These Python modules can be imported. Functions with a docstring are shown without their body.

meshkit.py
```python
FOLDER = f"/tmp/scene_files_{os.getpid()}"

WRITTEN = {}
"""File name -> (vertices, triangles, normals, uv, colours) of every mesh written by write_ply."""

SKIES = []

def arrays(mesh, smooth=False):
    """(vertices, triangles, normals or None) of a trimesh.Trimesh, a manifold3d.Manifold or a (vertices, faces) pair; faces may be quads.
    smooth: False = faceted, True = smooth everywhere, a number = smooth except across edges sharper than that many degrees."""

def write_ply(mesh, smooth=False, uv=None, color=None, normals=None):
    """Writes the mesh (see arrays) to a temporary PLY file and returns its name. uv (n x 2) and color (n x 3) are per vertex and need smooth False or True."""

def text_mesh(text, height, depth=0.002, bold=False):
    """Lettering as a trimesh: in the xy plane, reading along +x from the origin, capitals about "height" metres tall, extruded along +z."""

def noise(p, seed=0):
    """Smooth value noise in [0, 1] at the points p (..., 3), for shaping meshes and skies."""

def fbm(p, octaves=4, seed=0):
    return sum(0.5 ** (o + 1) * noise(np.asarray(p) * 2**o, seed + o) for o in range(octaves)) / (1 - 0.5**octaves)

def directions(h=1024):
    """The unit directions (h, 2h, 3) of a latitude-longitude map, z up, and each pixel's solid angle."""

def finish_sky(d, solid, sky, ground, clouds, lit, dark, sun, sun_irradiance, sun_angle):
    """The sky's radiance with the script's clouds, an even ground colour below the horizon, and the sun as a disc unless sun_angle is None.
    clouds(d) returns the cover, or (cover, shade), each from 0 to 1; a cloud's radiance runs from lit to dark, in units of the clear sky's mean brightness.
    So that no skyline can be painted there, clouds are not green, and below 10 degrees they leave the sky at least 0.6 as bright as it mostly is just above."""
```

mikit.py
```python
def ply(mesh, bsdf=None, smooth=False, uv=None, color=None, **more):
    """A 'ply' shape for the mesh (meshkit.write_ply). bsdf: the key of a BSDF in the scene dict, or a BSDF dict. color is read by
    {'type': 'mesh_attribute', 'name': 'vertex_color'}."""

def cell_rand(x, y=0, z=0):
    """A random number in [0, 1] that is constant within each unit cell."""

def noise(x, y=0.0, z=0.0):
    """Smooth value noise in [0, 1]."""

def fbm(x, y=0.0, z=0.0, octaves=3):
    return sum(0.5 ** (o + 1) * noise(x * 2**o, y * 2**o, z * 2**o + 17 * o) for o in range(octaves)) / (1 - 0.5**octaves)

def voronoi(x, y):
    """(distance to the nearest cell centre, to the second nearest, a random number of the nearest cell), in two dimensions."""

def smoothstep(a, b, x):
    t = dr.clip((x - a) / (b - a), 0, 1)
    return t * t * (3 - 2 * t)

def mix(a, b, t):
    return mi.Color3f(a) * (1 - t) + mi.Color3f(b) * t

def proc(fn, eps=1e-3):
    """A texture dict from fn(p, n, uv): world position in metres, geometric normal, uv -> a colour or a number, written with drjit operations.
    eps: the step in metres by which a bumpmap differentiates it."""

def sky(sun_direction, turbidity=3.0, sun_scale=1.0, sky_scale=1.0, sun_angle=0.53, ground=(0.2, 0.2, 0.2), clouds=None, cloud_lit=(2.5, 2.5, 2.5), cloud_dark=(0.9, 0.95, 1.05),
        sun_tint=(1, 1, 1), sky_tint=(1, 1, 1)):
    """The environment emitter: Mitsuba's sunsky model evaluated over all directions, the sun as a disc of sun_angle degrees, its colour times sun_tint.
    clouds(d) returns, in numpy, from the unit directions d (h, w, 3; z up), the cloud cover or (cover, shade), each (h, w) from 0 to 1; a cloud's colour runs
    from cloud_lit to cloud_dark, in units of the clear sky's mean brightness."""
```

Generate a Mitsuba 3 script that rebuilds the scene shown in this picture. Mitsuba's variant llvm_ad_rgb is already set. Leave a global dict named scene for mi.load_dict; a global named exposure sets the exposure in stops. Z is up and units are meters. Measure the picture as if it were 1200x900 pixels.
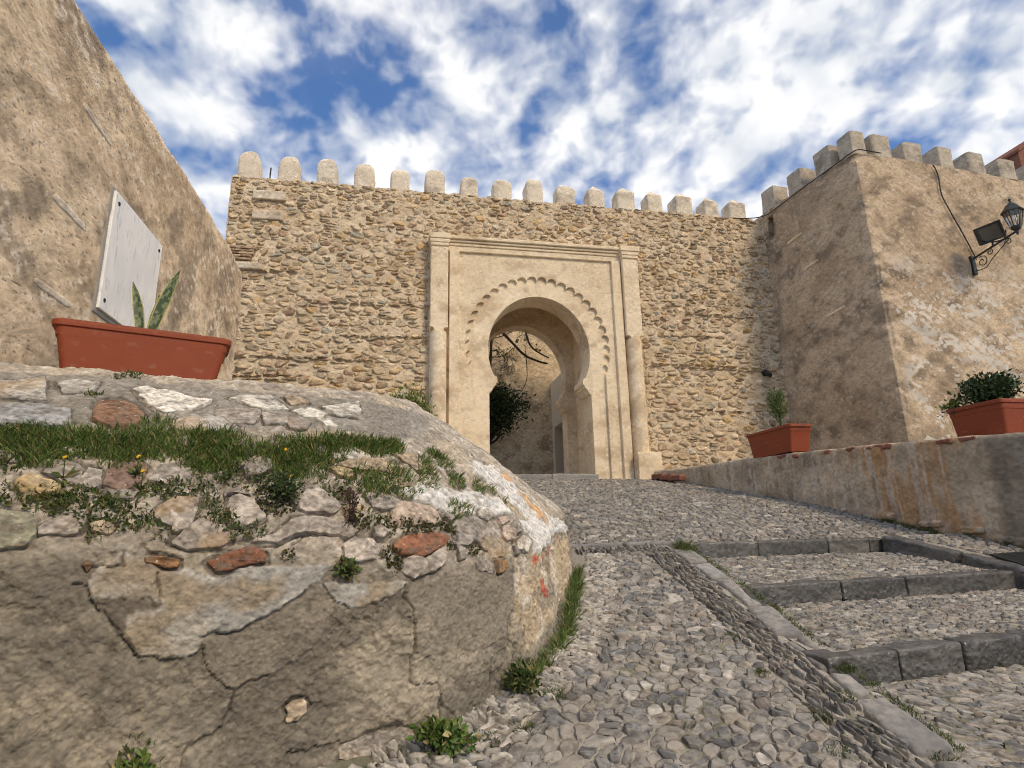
import math, numpy as np, trimesh, drjit as dr, mitsuba as mi, mikit, meshkit
from mikit import proc, noise, fbm, voronoi, smoothstep, mix, ply
from scipy.interpolate import PchipInterpolator
from scipy.spatial import Voronoi
from shapely.geometry import Polygon, Point, box as sbox, LineString
from shapely import affinity
T = mi.ScalarTransform4f
scene, labels = {}, {}
exposure = 1.34

# ------------------------------------------------------------------ camera, sky and sun
PITCH, ROLL, YAW, FPX = math.atan(170/690), math.radians(1.19), math.radians(11.0), 690.0
EYE = np.array([0, 0, .9])
FW = np.array([math.sin(YAW)*math.cos(PITCH), math.cos(YAW)*math.cos(PITCH), math.sin(PITCH)])
R0 = np.array([math.cos(YAW), -math.sin(YAW), 0]); U0 = np.cross(R0, FW)
UP = U0*math.cos(ROLL) + R0*math.sin(ROLL)
scene['camera'] = {'type': 'perspective', 'fov_axis': 'x', 'fov': math.degrees(2*math.atan(600/FPX)), 'near_clip': .05, 'far_clip': 3000,
                   'to_world': T().look_at(origin=EYE.tolist(), target=(EYE+FW).tolist(), up=UP.tolist())}

def clouds(d):
    """thin broken altocumulus sheet with small blue gaps, more open overhead"""
    q = d/(d[..., 2:]+.45)
    p = np.stack([q[..., 0]*.94+q[..., 1]*.34, -q[..., 0]*.34+q[..., 1]*.94, q[..., 0]*0], -1)*3.1+np.array([15.5, 11.9, 0])
    w = p+.11*np.stack([meshkit.fbm(p*4, 4, 5)-.5, meshkit.fbm(p*4, 4, 9)-.5, p[..., 0]*0], -1)
    big = meshkit.fbm(w*np.array([1.7, 1.5, 1]), 2, 21); mid = meshkit.fbm(w*np.array([5.6, 5.0, 1]), 5, 31); fine = meshkit.fbm(w*21, 4, 41)
    c = .28*big+.56*mid+.16*fine-.10*np.clip(d[..., 2]-.45, 0, .5)
    cover = np.clip((c-.325)/.27, 0, 1); cover = .11+.83*cover**1.1
    shade = np.clip((.6*meshkit.fbm(w*4.1+7, 4, 51)+.4*(1-mid)-.42)/.26, 0, 1)*.8
    return cover, shade
scene['sky'] = mikit.sky((.33, -.68, .62), turbidity=3, sun_scale=.70, sun_angle=13, sun_tint=(1, .95, .86), clouds=clouds, cloud_lit=(4.3, 4.28, 4.22), cloud_dark=(2.4, 2.65, 3.0), sky_tint=(.22, 1.00, 1.66), sky_scale=1.0)

# ------------------------------------------------------------------ helpers
def L(key, label=None, category=None, group=None, kind=None):
    labels[key] = {k: v for k, v in dict(label=label, category=category, group=group, kind=kind).items() if v}
def free(key):
    if key not in scene and key not in TAKEN: TAKEN.add(key); return key
    i = 1
    while f'{key}_{i:03d}' in TAKEN: i += 1
    TAKEN.add(f'{key}_{i:03d}'); return f'{key}_{i:03d}'
TAKEN = set()
def add(key, mesh, bsdf, smooth=False, uv=None, **more):
    key = free(key)
    scene[key] = ply(mesh, bsdf, smooth, uv=uv, **more)
    return key
def thing(key, label, category, group=None):
    key = free(key); L(key, label, category, group); return key
def join(parts):
    """[(v, f, uv)] -> one (v, f), uv"""
    V, F, U, n = [], [], [], 0
    for v, f, u in parts:
        V.append(v); F.append(np.asarray(f)+n); U.append(u); n += len(v)
    return (np.vstack(V), np.vstack(F)), np.vstack(U)
def grid_faces(n, m):
    i = np.arange(n*m).reshape(n, m)
    return np.stack([i[:-1, :-1], i[1:, :-1], i[1:, 1:], i[:-1, 1:]], -1).reshape(-1, 4)
def tri(f):
    f = np.asarray(f); return np.vstack([f[:, [0, 1, 2]], f[:, [0, 2, 3]]]) if f.shape[1] == 4 else f
def rbox(size, r=.02, n=6, rough=0., seed=0, freq=6., center=(0, 0, 0)):
    """a box with rounded edges and an uneven surface"""
    h = np.asarray(size, float)/2; m = trimesh.creation.box(extents=(2, 2, 2))
    b = np.linspace(-1, 1, n+1); V, F, k = [], [], 0
    for ax in range(3):
        for sg in (-1, 1):
            nn = [max(2, min(n*4, int(round(n*h[(ax+j) % 3]/h.min())))) for j in (1, 2)]
            def cut(N, hh):
                c = np.linspace(-1, 1, N+1); e = 1-min(.45, r/hh)
                return np.unique(np.r_[-1, -(1+e)/2, -e, c[np.abs(c) < e], e, (1+e)/2, 1])
            a, c = np.meshgrid(cut(nn[0], h[(ax+1) % 3]), cut(nn[1], h[(ax+2) % 3]), indexing='ij')
            p = np.zeros(a.shape+(3,)); p[..., ax] = sg; p[..., (ax+1) % 3] = a*sg; p[..., (ax+2) % 3] = c
            V.append(p.reshape(-1, 3)); F.append(grid_faces(*a.shape)+k); k += a.size
    P = np.vstack(V)*h; q = np.clip(P, -(h-r), h-r); d = P-q; l = np.linalg.norm(d, axis=1, keepdims=True)
    N = d/np.maximum(l, 1e-9); P = q+N*r
    if rough:
        P = P + N*rough*2*(meshkit.fbm(P*freq+seed*3.7+50, 3, seed)-.5)[:, None]
    P = P+np.asarray(center)
    m = trimesh.Trimesh(P, tri(np.vstack(F)), process=True); m.merge_vertices()
    return m
def xf(mesh, loc=(0, 0, 0), rz=0., rx=0., ry=0., s=None):
    v = np.array(mesh.vertices if hasattr(mesh, 'vertices') else mesh[0], float); f = mesh.faces if hasattr(mesh, 'faces') else mesh[1]
    if s is not None: v = v*s
    for a, ang in ((0, rx), (1, ry), (2, rz)):
        if ang:
            c, sn = math.cos(ang), math.sin(ang); i, j = [(1, 2), (2, 0), (0, 1)][a]
            vi, vj = v[:, i].copy(), v[:, j].copy(); v[:, i] = c*vi-sn*vj; v[:, j] = sn*vi+c*vj
    return trimesh.Trimesh(v+np.asarray(loc), tri(f), process=False)
def cat(*ms): return trimesh.util.concatenate([trimesh.Trimesh(np.asarray(m.vertices), np.asarray(m.faces), process=False) for m in ms])
def tube(pts, rad, n=6, cap=True):
    P = np.asarray(pts, float); rad = np.broadcast_to(rad, len(P)); t = np.gradient(P, axis=0); t /= np.linalg.norm(t, axis=1, keepdims=True)
    ref = np.array([.3, .2, .93]); V = []
    for p, d, r in zip(P, t, rad):
        a = np.cross(d, ref); a /= max(np.linalg.norm(a), 1e-6); b = np.cross(d, a); ref = ref
        th = np.arange(n)*2*math.pi/n
        V.append(p + r*(np.cos(th)[:, None]*a+np.sin(th)[:, None]*b))
    V = np.vstack(V); F = []
    for i in range(len(P)-1):
        for k in range(n): F.append([i*n+k, i*n+(k+1) % n, (i+1)*n+(k+1) % n, (i+1)*n+k])
    F = tri(np.array(F))
    if cap:
        V = np.vstack([V, P[:1], P[-1:]]); e = len(P)*n
        F = np.vstack([F, [[e, (k+1) % n, k] for k in range(n)], [[e+1, e-n+k, e-n+(k+1) % n] for k in range(n)]])
    return trimesh.Trimesh(V, F, process=False)
def curve(pts, n=20):
    P = np.asarray(pts, float); u = np.arange(len(P)); return PchipInterpolator(u, P)(np.linspace(0, len(P)-1, n))
def wall_slab(poly, y0, y1):
    """a polygon drawn in x and z, from depth y0 to y1"""
    out = []
    for g in getattr(poly, 'geoms', [poly]):
        m = trimesh.creation.extrude_polygon(g, y1-y0, engine='earcut'); v = np.array(m.vertices)
        out.append(trimesh.Trimesh(np.c_[v[:, 0], y1-v[:, 2], v[:, 1]], m.faces, process=False))
    return cat(*out) if len(out) > 1 else out[0]
def ring_loft(rings, caps=(True, True)):
    n = len(rings[0]); V = np.vstack(rings); F = []
    for i in range(len(rings)-1):
        for k in range(n): F.append([i*n+k, i*n+(k+1) % n, (i+1)*n+(k+1) % n, (i+1)*n+k])
    F = tri(np.array(F)); e = len(V)
    if caps[0]: V = np.vstack([V, rings[0].mean(0)]); F = np.vstack([F, [[e, (k+1) % n, k] for k in range(n)]]); e += 1
    if caps[1]: V = np.vstack([V, rings[-1].mean(0)]); o = (len(rings)-1)*n; F = np.vstack([F, [[e, o+k, o+(k+1) % n] for k in range(n)]])
    return trimesh.Trimesh(V, F, process=False)
def dome(ring, fmap, h, rng, sink=.012, scales=(1, .9, .55), tilt=0., bumpy=.12, edge=.72):
    """a stone bedded in mortar: outline ring (n, 2) in a plane, fmap(a, b, height) -> points"""
    c = ring.mean(0); n = len(ring); A, Hh = [], []
    g = rng.normal(size=2)*tilt
    for k, s in enumerate(scales):
        q = c+(ring-c)*s; base = [-sink, h*edge, h][k]
        A.append(q); Hh.append(base + (0 if k == 0 else 1)*((q-c)@g + h*bumpy*rng.normal(size=n)))
    A.append(c[None]); Hh.append(np.array([h*1.03+h*bumpy*rng.normal()]))
    A = np.vstack(A); Hh = np.concatenate(Hh); V = fmap(A[:, 0], A[:, 1], Hh)
    F = []
    for i in range(2):
        for k in range(n):
            a, b, cc, d = i*n+k, i*n+(k+1) % n, (i+1)*n+(k+1) % n, (i+1)*n+k; F += [[a, b, cc], [a, cc, d]]
    F += [[2*n+k, 2*n+(k+1) % n, 3*n] for k in range(n)]
    u = np.tile([[rng.random(), rng.random()]], (len(V), 1))
    return V, np.array(F), u
def resample(poly, n, rng, jit=0., rnd=.10):
    q = poly.buffer(-rnd*poly.area**.5).buffer(.86*rnd*poly.area**.5, quad_segs=2); poly = q if q.geom_type == 'Polygon' and not q.is_empty else poly
    e = poly.exterior; ph = rng.random()
    p = np.array([e.interpolate(((k+ph)/n) % 1, normalized=True).coords[0] for k in range(n)])
    c = p.mean(0); return c+(p-c)*(1+jit*rng.normal(size=(n, 1)))
def cells(area, size, stretch, angle, rng, gap, relax=2, minfrac=.25, jitter=1.1):
    """irregular paving cells filling a plan polygon"""
    c, s = math.cos(angle), math.sin(angle); M = np.array([[c, s], [-s, c]])/np.array([[size*stretch], [size/stretch]])
    Mi = np.linalg.inv(M); q = affinity.affine_transform(area, [*M.ravel(), 0, 0]); x0, y0, x1, y1 = q.bounds
    gx, gy = np.meshgrid(np.arange(x0-2, x1+2), np.arange(y0-2, y1+2)); P = np.c_[gx.ravel()+.5*(gy.ravel() % 2), gy.ravel()]+rng.uniform(-.5, .5, (gx.size, 2))*jitter
    P = P[rng.random(len(P)) > .08]
    for _ in range(relax):
        vo = Voronoi(P); Q = P.copy()
        for i, r in enumerate(vo.point_region):
            reg = vo.regions[r]
            if reg and -1 not in reg:
                v = vo.vertices[reg]
                if np.abs(v-P[i]).max() < 2.5: Q[i] = .5*P[i]+.5*v.mean(0)
        P = Q
    vo = Voronoi(P); out = []
    for i, r in enumerate(vo.point_region):
        reg = vo.regions[r]
        if not reg or -1 in reg: continue
        g = Polygon(vo.vertices[reg])
        if not g.intersects(q): continue
        g = affinity.affine_transform(g.intersection(q) if not g.within(q) else g, [*Mi.ravel(), 0, 0]).buffer(-gap*(.5+1.0*rng.random()))
        if g.geom_type == 'Polygon' and g.area > minfrac*size*size: out.append(g)
    return out
def pieces(holder, name, stones, bsdf, most=300, key=None, rest_name=None, minsize=0.):
    """the largest as parts of their own, the remaining ones as one part"""
    order = sorted(range(len(stones)), key=key or (lambda i: -np.ptp(stones[i][0], axis=0).max()))
    big = order[:most]; rest = order[most:]
    for i in big: add(f'{holder}__{name}', (stones[i][0], stones[i][1]), bsdf, True, uv=stones[i][2])
    if rest:
        m, uv = join([stones[i] for i in rest]); k = add(f'{holder}__{rest_name or "small_"+name}', m, bsdf, True, uv=uv); L(k, kind='stuff')

# ------------------------------------------------------------------ materials
def pbr(color, rough=.9, spec=.25, bump=None, eps=.002, **kw):
    c = color if isinstance(color, dict) else {'type': 'rgb', 'value': list(color)}
    b = {'type': 'principled', 'base_color': c, 'roughness': rough, 'specular': spec, **kw}
    if bump: b = {'type': 'bumpmap', 'arbitrary': proc(bump[0], eps), 'scale': bump[1], 'bsdf': b}
    return {'type': 'twosided', 'bsdf': b}
def bands(x, cols):
    """one of the colours, by a number from 0 to 1"""
    n = len(cols); out = mi.Color3f(cols[0])
    for i in range(1, n): out = dr.select(x > i/n, mi.Color3f(cols[i]), out)
    return out
def speck(p, f, a, b): return smoothstep(a, b, noise(p.x*f, p.y*f, p.z*f))
def plaster_col(light, mid, dark, pale, lo=.50, gr=.5):
    def fn(p, n, uv):
        a = fbm(p.x*.9+5, p.y*.9, p.z*.9, 4); b = fbm(p.x*3.1, p.y*3.1+9, p.z*3.1, 4); c = fbm(p.x*14, p.y*14, p.z*14+3, 3)
        run = fbm(p.x*5, p.y*5, p.z*.7, 3)
        col = mix(light, mid, smoothstep(.36, .62, .6*a+.4*b))
        col = mix(col, dark, smoothstep(lo, lo+.16, .55*b+.45*fbm(p.x*1.7+20, p.y*1.7, p.z*1.7, 3))*.75)
        col = mix(col, dark, smoothstep(.60, .75, run)*.35)
        col = mix(col, pale, smoothstep(.56, .70, .6*c+.4*fbm(p.x*2.2, p.y*2.2+31, p.z*2.2, 3))*.7)
        pit = dr.maximum(speck(p, 34, .80, .88), speck(p, 75, .83, .9))
        col = mix(col, mi.Color3f(dark)*.6, pit*.5)
        crust = fbm(p.x*27, p.y*27, p.z*27+3, 3)
        col = mix(col, mi.Color3f(dark)*.8, smoothstep(.61, .69, .55*crust+.45*c)*gr)
        return col*dr.clip(1+gr*(1.5*(c-.5)+1.1*(crust-.5)), .35, 1.7)
    return fn
def plaster_bump(p, n, uv):
    pit = dr.maximum(speck(p, 34, .78, .9), .6*speck(p, 75, .8, .92))
    return fbm(p.x*7, p.y*7, p.z*7, 4)*1.2 + .4*fbm(p.x*45, p.y*45, p.z*45, 3) - .3*pit
M = scene
M['plaster_ochre'] = pbr(proc(plaster_col((.70, .565, .405), (.49, .375, .255), (.24, .195, .15), (.68, .61, .51), .47, .55)), bump=(plaster_bump, .016))
def tower_col(p, n, uv):
    base = plaster_col((.53, .42, .30), (.385, .295, .205), (.205, .16, .12), (.52, .46, .375), .50, .5)(p, n, uv)
    m = fbm(p.x*1.1+2, p.y*1.1, p.z*1.4+8, 4); f = fbm(p.x*11, p.y*11, p.z*11, 3)
    near = smoothstep(9.95, 10.3, p.x)*smoothstep(6.9, 5.6, p.z)
    lich = smoothstep(.54, .585, .52*m+.48*f)*near
    return mix(base, (.58, .55, .50), lich*.85)
M['plaster_tower'] = pbr(proc(tower_col), bump=(plaster_bump, .04))
M['plaster_gate'] = pbr(proc(plaster_col((.75, .64, .475), (.68, .56, .40), (.50, .39, .26), (.78, .70, .56), .50, .22)), bump=(plaster_bump, .016))
M['plaster_court'] = pbr(proc(plaster_col((.70, .59, .43), (.58, .47, .33), (.32, .25, .17), (.74, .65, .51))), bump=(plaster_bump, .02))
M['whitewash'] = pbr((.68, .63, .55), bump=(plaster_bump, .01))
M['merlon_plaster'] = pbr(proc(plaster_col((.68, .61, .50), (.60, .53, .425), (.36, .315, .26), (.70, .66, .60), .53, .25)), bump=(plaster_bump, .012))
M['merlon_grey'] = pbr(proc(plaster_col((.47, .42, .345), (.40, .35, .285), (.22, .195, .165), (.52, .485, .43), .52, .35)), bump=(plaster_bump, .016))
def stone_bump(p, n, uv): return fbm(p.x*16, p.y*16, p.z*16, 4) + .3*fbm(p.x*70, p.y*70, p.z*70, 2)
WALLC = [(.40, .295, .175), (.47, .365, .24), (.34, .25, .155), (.50, .40, .28), (.42, .31, .19), (.30, .24, .17), (.45, .35, .235), (.44, .29, .12), (.36, .30, .225), (.48, .39, .28), (.25, .15, .10), (.33, .325, .275), (.52, .43, .31), (.38, .27, .155)]
def wall_stone_col(p, n, uv):
    c = mix(bands(uv.x, WALLC), (.57, .465, .33), .22)*(.88+.48*uv.y)
    g = fbm(p.x*9, p.y*9, p.z*13, 4)
    c = c*dr.clip(1+1.5*(g-.5), .4, 1.7)
    c = mix(c, (.58, .475, .34), smoothstep(.47, .64, fbm(p.x*11+4, p.y*11, p.z*11, 3))*.75)      # mortar smeared on the faces
    return mix(c, (.10, .075, .05), dr.maximum(speck(p, 22, .78, .9), speck(p, 50, .8, .9))*.65)
M['wall_stone'] = pbr(proc(wall_stone_col), bump=(stone_bump, .045))
def mortar_col(p, n, uv):
    a = fbm(p.x*2, p.y*2, p.z*2, 4); b = fbm(p.x*17, p.y*17, p.z*17, 3)
    c = mix((.64, .53, .385), (.54, .43, .295), smoothstep(.35, .65, a))
    c = mix(c, (.24, .185, .13), smoothstep(.54, .72, b)*.7)
    return c*(.8+.4*noise(p.x*90, p.y*90, p.z*90))
M['wall_mortar'] = pbr(proc(mortar_col), bump=(stone_bump, .03))
COBC = [(.27, .255, .235), (.19, .195, .205), (.33, .30, .265), (.235, .22, .20), (.15, .15, .155), (.37, .325, .27), (.29, .28, .27), (.225, .225, .23), (.40, .37, .335), (.25, .21, .18), (.31, .295, .275), (.48, .455, .42), (.20, .19, .18)]
def cob_col(p, n, uv):
    c = mix(bands(uv.x, COBC), (.20, .20, .20), .22)*(.48+.46*uv.y)
    g = fbm(p.x*38+uv.x*90, p.y*38, p.z*38, 3)
    c = c*dr.clip(1+1.6*(g-.5), .4, 1.6)*mi.Color3f(1.04, 1.03, 1.0)
    vein = smoothstep(.035, .0, dr.abs(fbm(p.x*11+uv.y*40, p.y*16, p.z*11, 3)-.5))
    c = mix(c, (.50, .47, .42), vein*.22)
    return mix(c, (.33, .305, .27), smoothstep(.52, .70, fbm(p.x*15, p.y*15+7, p.z*15, 4))*.6)
def cob_bump(p, n, uv): return fbm(p.x*45, p.y*45, p.z*45, 3)
M['cobble'] = pbr(proc(cob_col), rough=.62, spec=.4, bump=(cob_bump, .008))
def bed_col(p, n, uv):
    a = fbm(p.x*3, p.y*3, p.z*3, 3); b = fbm(p.x*60, p.y*60, p.z*60, 3)
    c = mix((.335, .312, .28), (.25, .232, .205), smoothstep(.35, .65, a))
    c = mix(c, (.15, .125, .10), smoothstep(.5, .72, b)*.7)
    c = mix(c, (.085, .095, .04), smoothstep(.60, .70, fbm(p.x*2.3+8, p.y*2.3, 0, 3))*.55)
    return c
M['bedding'] = pbr(proc(bed_col), bump=(cob_bump, .012))
def far_road_col(p, n, uv):
    d1, d2, r = voronoi(p.x*9.5, p.y*13)
    c = mix((.20, .195, .19), (.40, .37, .33), r)
    return mix(c, (.36, .315, .26), smoothstep(.16, .03, d2-d1))
def kerb_col(p, n, uv):
    g = fbm(p.x*30, p.y*30, p.z*30, 4); s = fbm(p.x*4+uv.x*9, p.y*4, p.z*9, 3)
    c = mix((.050, .049, .047), (.105, .102, .098), smoothstep(.3, .7, g))
    c = mix(c, (.19, .18, .165), smoothstep(.52, .74, s)*.45)
    return mix(c, (.045, .043, .04), speck(p, 60, .7, .85)*.7)*(.8+.5*uv.y)
M['kerb_dark'] = pbr(proc(kerb_col), rough=.40, spec=.6, bump=(cob_bump, .012))
def kerbl_col(p, n, uv):
    g = fbm(p.x*34, p.y*34, p.z*34, 4); s = fbm(p.x*3+uv.x*9, p.y*3, p.z*9, 3)
    c = mix((.20, .195, .19), (.31, .295, .275), smoothstep(.3, .7, g))
    return mix(c, (.17, .17, .175), smoothstep(.45, .7, s)*.6)*(.75+.5*uv.y)
M['kerb_light'] = pbr(proc(kerbl_col), rough=.75, bump=(cob_bump, .008))
def parapet_col(p, n, uv):
    a = fbm(p.y*1.3+p.x, p.z*2, 3, 4); b = fbm(p.x*8, p.y*8, p.z*8, 4); run = fbm(p.y*9+p.x*9, p.z*.8, 5, 3)
    c = mix((.53, .45, .345), (.39, .325, .245), smoothstep(.35, .62, a))
    c = mix(c, (.36, .22, .10), smoothstep(.55, .70, .5*run+.5*fbm(p.y*1.1+40, p.z*1.5, 1, 3))*.8)
    c = mix(c, (.42, .23, .095), smoothstep(.42, .54, .45*run+.55*fbm(p.y*1.7+13, p.z*1.6, 4, 4))*smoothstep(7.8, 6.8, p.y)*smoothstep(5.1, 5.4, p.y)*.7)
    c = mix(c, (.56, .52, .46), smoothstep(.56, .70, run)*.6)
    c = mix(c, (.11, .09, .072), smoothstep(.52, .72, .55*b+.45*fbm(p.y*11+p.x*4, p.z*1.6, 9, 3))*.6)
    c = mix(c, (.13, .115, .10), smoothstep(5.22, 5.12, p.y+.05*b)*.6)
    return c*dr.clip(1+.7*(b-.5)+.7*(fbm(p.x*30, p.y*30, p.z*30, 3)-.5), .35, 1.7)
M['parapet_render'] = pbr(proc(parapet_col), bump=(plaster_bump, .03))
def marble_col(p, n, uv):
    v = fbm(p.y*5, p.z*2.2, p.x, 4); w = fbm(p.y*38, p.z*9, p.x, 3)
    c = mix((.85, .85, .84), (.76, .77, .78), smoothstep(.4, .65, v))
    return mix(c, (.36, .40, .45), smoothstep(.56, .74, w)*.45)
M['marble'] = pbr(proc(marble_col), rough=.45, spec=.4)
M['marble_edge'] = pbr((.30, .285, .26), rough=.8)
M['patch_mortar'] = pbr(proc(plaster_col((.62, .55, .45), (.56, .48, .38), (.40, .33, .25), (.68, .63, .55))), bump=(plaster_bump, .008))
def terra_col(p, n, uv):
    c = mix((.255, .058, .025), (.21, .049, .022), fbm(p.x*6, p.y*6, p.z*6, 3))
    return mix(c, (.40, .25, .19), smoothstep(.62, .80, fbm(p.x*24, p.y*24, p.z*24, 3))*.18)
M['planter_plastic'] = pbr(proc(terra_col), rough=.55, spec=.25)
M['soil'] = pbr((.05, .035, .025), bump=(cob_bump, .02))
M['iron'] = pbr((.018, .021, .022), rough=.45, spec=.5)
M['cable_black'] = pbr((.03, .03, .032), rough=.6)
M['lamp_glass'] = {'type': 'thindielectric'}
M['flood_glass'] = pbr((.10, .09, .075), rough=.12, spec=.6)
M['bulb'] = pbr((.75, .75, .72), rough=.2, spec=.5)
def leafy(cols, yellow=None):
    def fn(p, n, uv):
        return bands(uv.x, cols)*(.7+.6*uv.y)
    return fn
def leafmat(cols): return {'type': 'twosided', 'bsdf': {'type': 'principled', 'base_color': proc(leafy(cols)), 'roughness': .6, 'specular': .3}}
M['grass_leaf'] = leafmat([(.065, .12, .026), (.09, .155, .033), (.05, .092, .025), (.13, .165, .042), (.075, .135, .030), (.115, .175, .042), (.30, .25, .12)])
M['weed_leaf'] = leafmat([(.075, .105, .028), (.055, .09, .026), (.10, .12, .038), (.12, .11, .04), (.045, .075, .024)])
M['dark_leaf'] = leafmat([(.030, .055, .019), (.042, .072, .025), (.055, .085, .030), (.024, .041, .016)])
M['bush_leaf'] = leafmat([(.13, .17, .035), (.10, .14, .03), (.18, .20, .045), (.075, .11, .025)])
M['moss'] = leafmat([(.055, .065, .022), (.075, .075, .028), (.05, .05, .022), (.09, .085, .035)])
M['purple_leaf'] = leafmat([(.07, .035, .045), (.10, .055, .055), (.05, .05, .025)])
M['yellow_petal'] = pbr((.75, .52, .03), rough=.7)
M['violet_petal'] = pbr((.10, .05, .28), rough=.7)
def snake_col(p, n, uv):
    b = fbm(uv.y*26, uv.x*5, 3, 3)
    c = mix((.055, .085, .045), (.17, .21, .13), smoothstep(.45, .6, b))
    return mix(c, (.42, .40, .14), smoothstep(.80, .90, dr.abs(uv.x*2-1)))
M['snake_leaf'] = pbr(proc(snake_col), rough=.45)
M['bark'] = pbr((.035, .028, .023), rough=.9)
M['red_brick'] = pbr(proc(lambda p, n, uv: mix((.19, .075, .055), (.27, .135, .095), fbm(p.x*7, p.y*7, p.z*7, 4))*(.8+.4*noise(p.x*40, p.y*40, p.z*40))), bump=(stone_bump, .02))
BANKPAL = dict(pale=(.40, .39, .365), white=(.50, .485, .445), brown=(.23, .14, .095), blue=(.34, .355, .37), tan=(.40, .33, .245), greyst=(.30, .275, .25), purple=(.21, .15, .135), slab=(.35, .315, .28), ochre=(.44, .35, .21),
               green=(.21, .205, .155), pink=(.37, .30, .25), red=(.205, .098, .062), lump=(.43, .385, .34), orange=(.29, .165, .085), dark=(.085, .05, .04))
BKEYS = list(BANKPAL)
def bank_stone_col(p, n, uv):
    c = bands(uv.x, [BANKPAL[k] for k in BKEYS])*(.82+.36*uv.y)
    g = fbm(p.x*12+uv.y*30, p.y*12, p.z*16, 4); h = fbm(p.x*55, p.y*55, p.z*55, 3)
    c = c*dr.clip(1+1.3*(g-.5)+1.7*(h-.5), .35, 1.6)
    c = mix(c, (.20, .175, .15), smoothstep(.025, .0, dr.abs(fbm(p.x*4+uv.y*50, p.y*4, p.z*7, 3)-.5))*.45)
    c = mix(c, (.42, .27, .11), smoothstep(.60, .72, fbm(p.x*3.5+uv.y*20, p.y*3.5, p.z*3.5, 3))*.35)
    c = mix(c, (.16, .135, .11), smoothstep(.56, .70, fbm(p.x*33, p.y*33, p.z*33+5, 3))*.6)
    return mix(c, (.66, .65, .62), speck(p, 95, .90, .94)*.7)
M['bank_stone'] = pbr(proc(bank_stone_col), bump=(stone_bump, .030))
def bank_bump(p, n, uv): return fbm(p.x*22, p.y*22, p.z*22, 3) + .55*fbm(p.x*90, p.y*90, p.z*90, 3)
M['bank_render'] = pbr({'type': 'mesh_attribute', 'name': 'vertex_color'}, bump=(bank_bump, .016))
M['earth'] = pbr(proc(lambda p, n, uv: mix((.16, .13, .09), (.26, .22, .16), fbm(p.x*.8, p.y*.8, 0, 4))))

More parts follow.
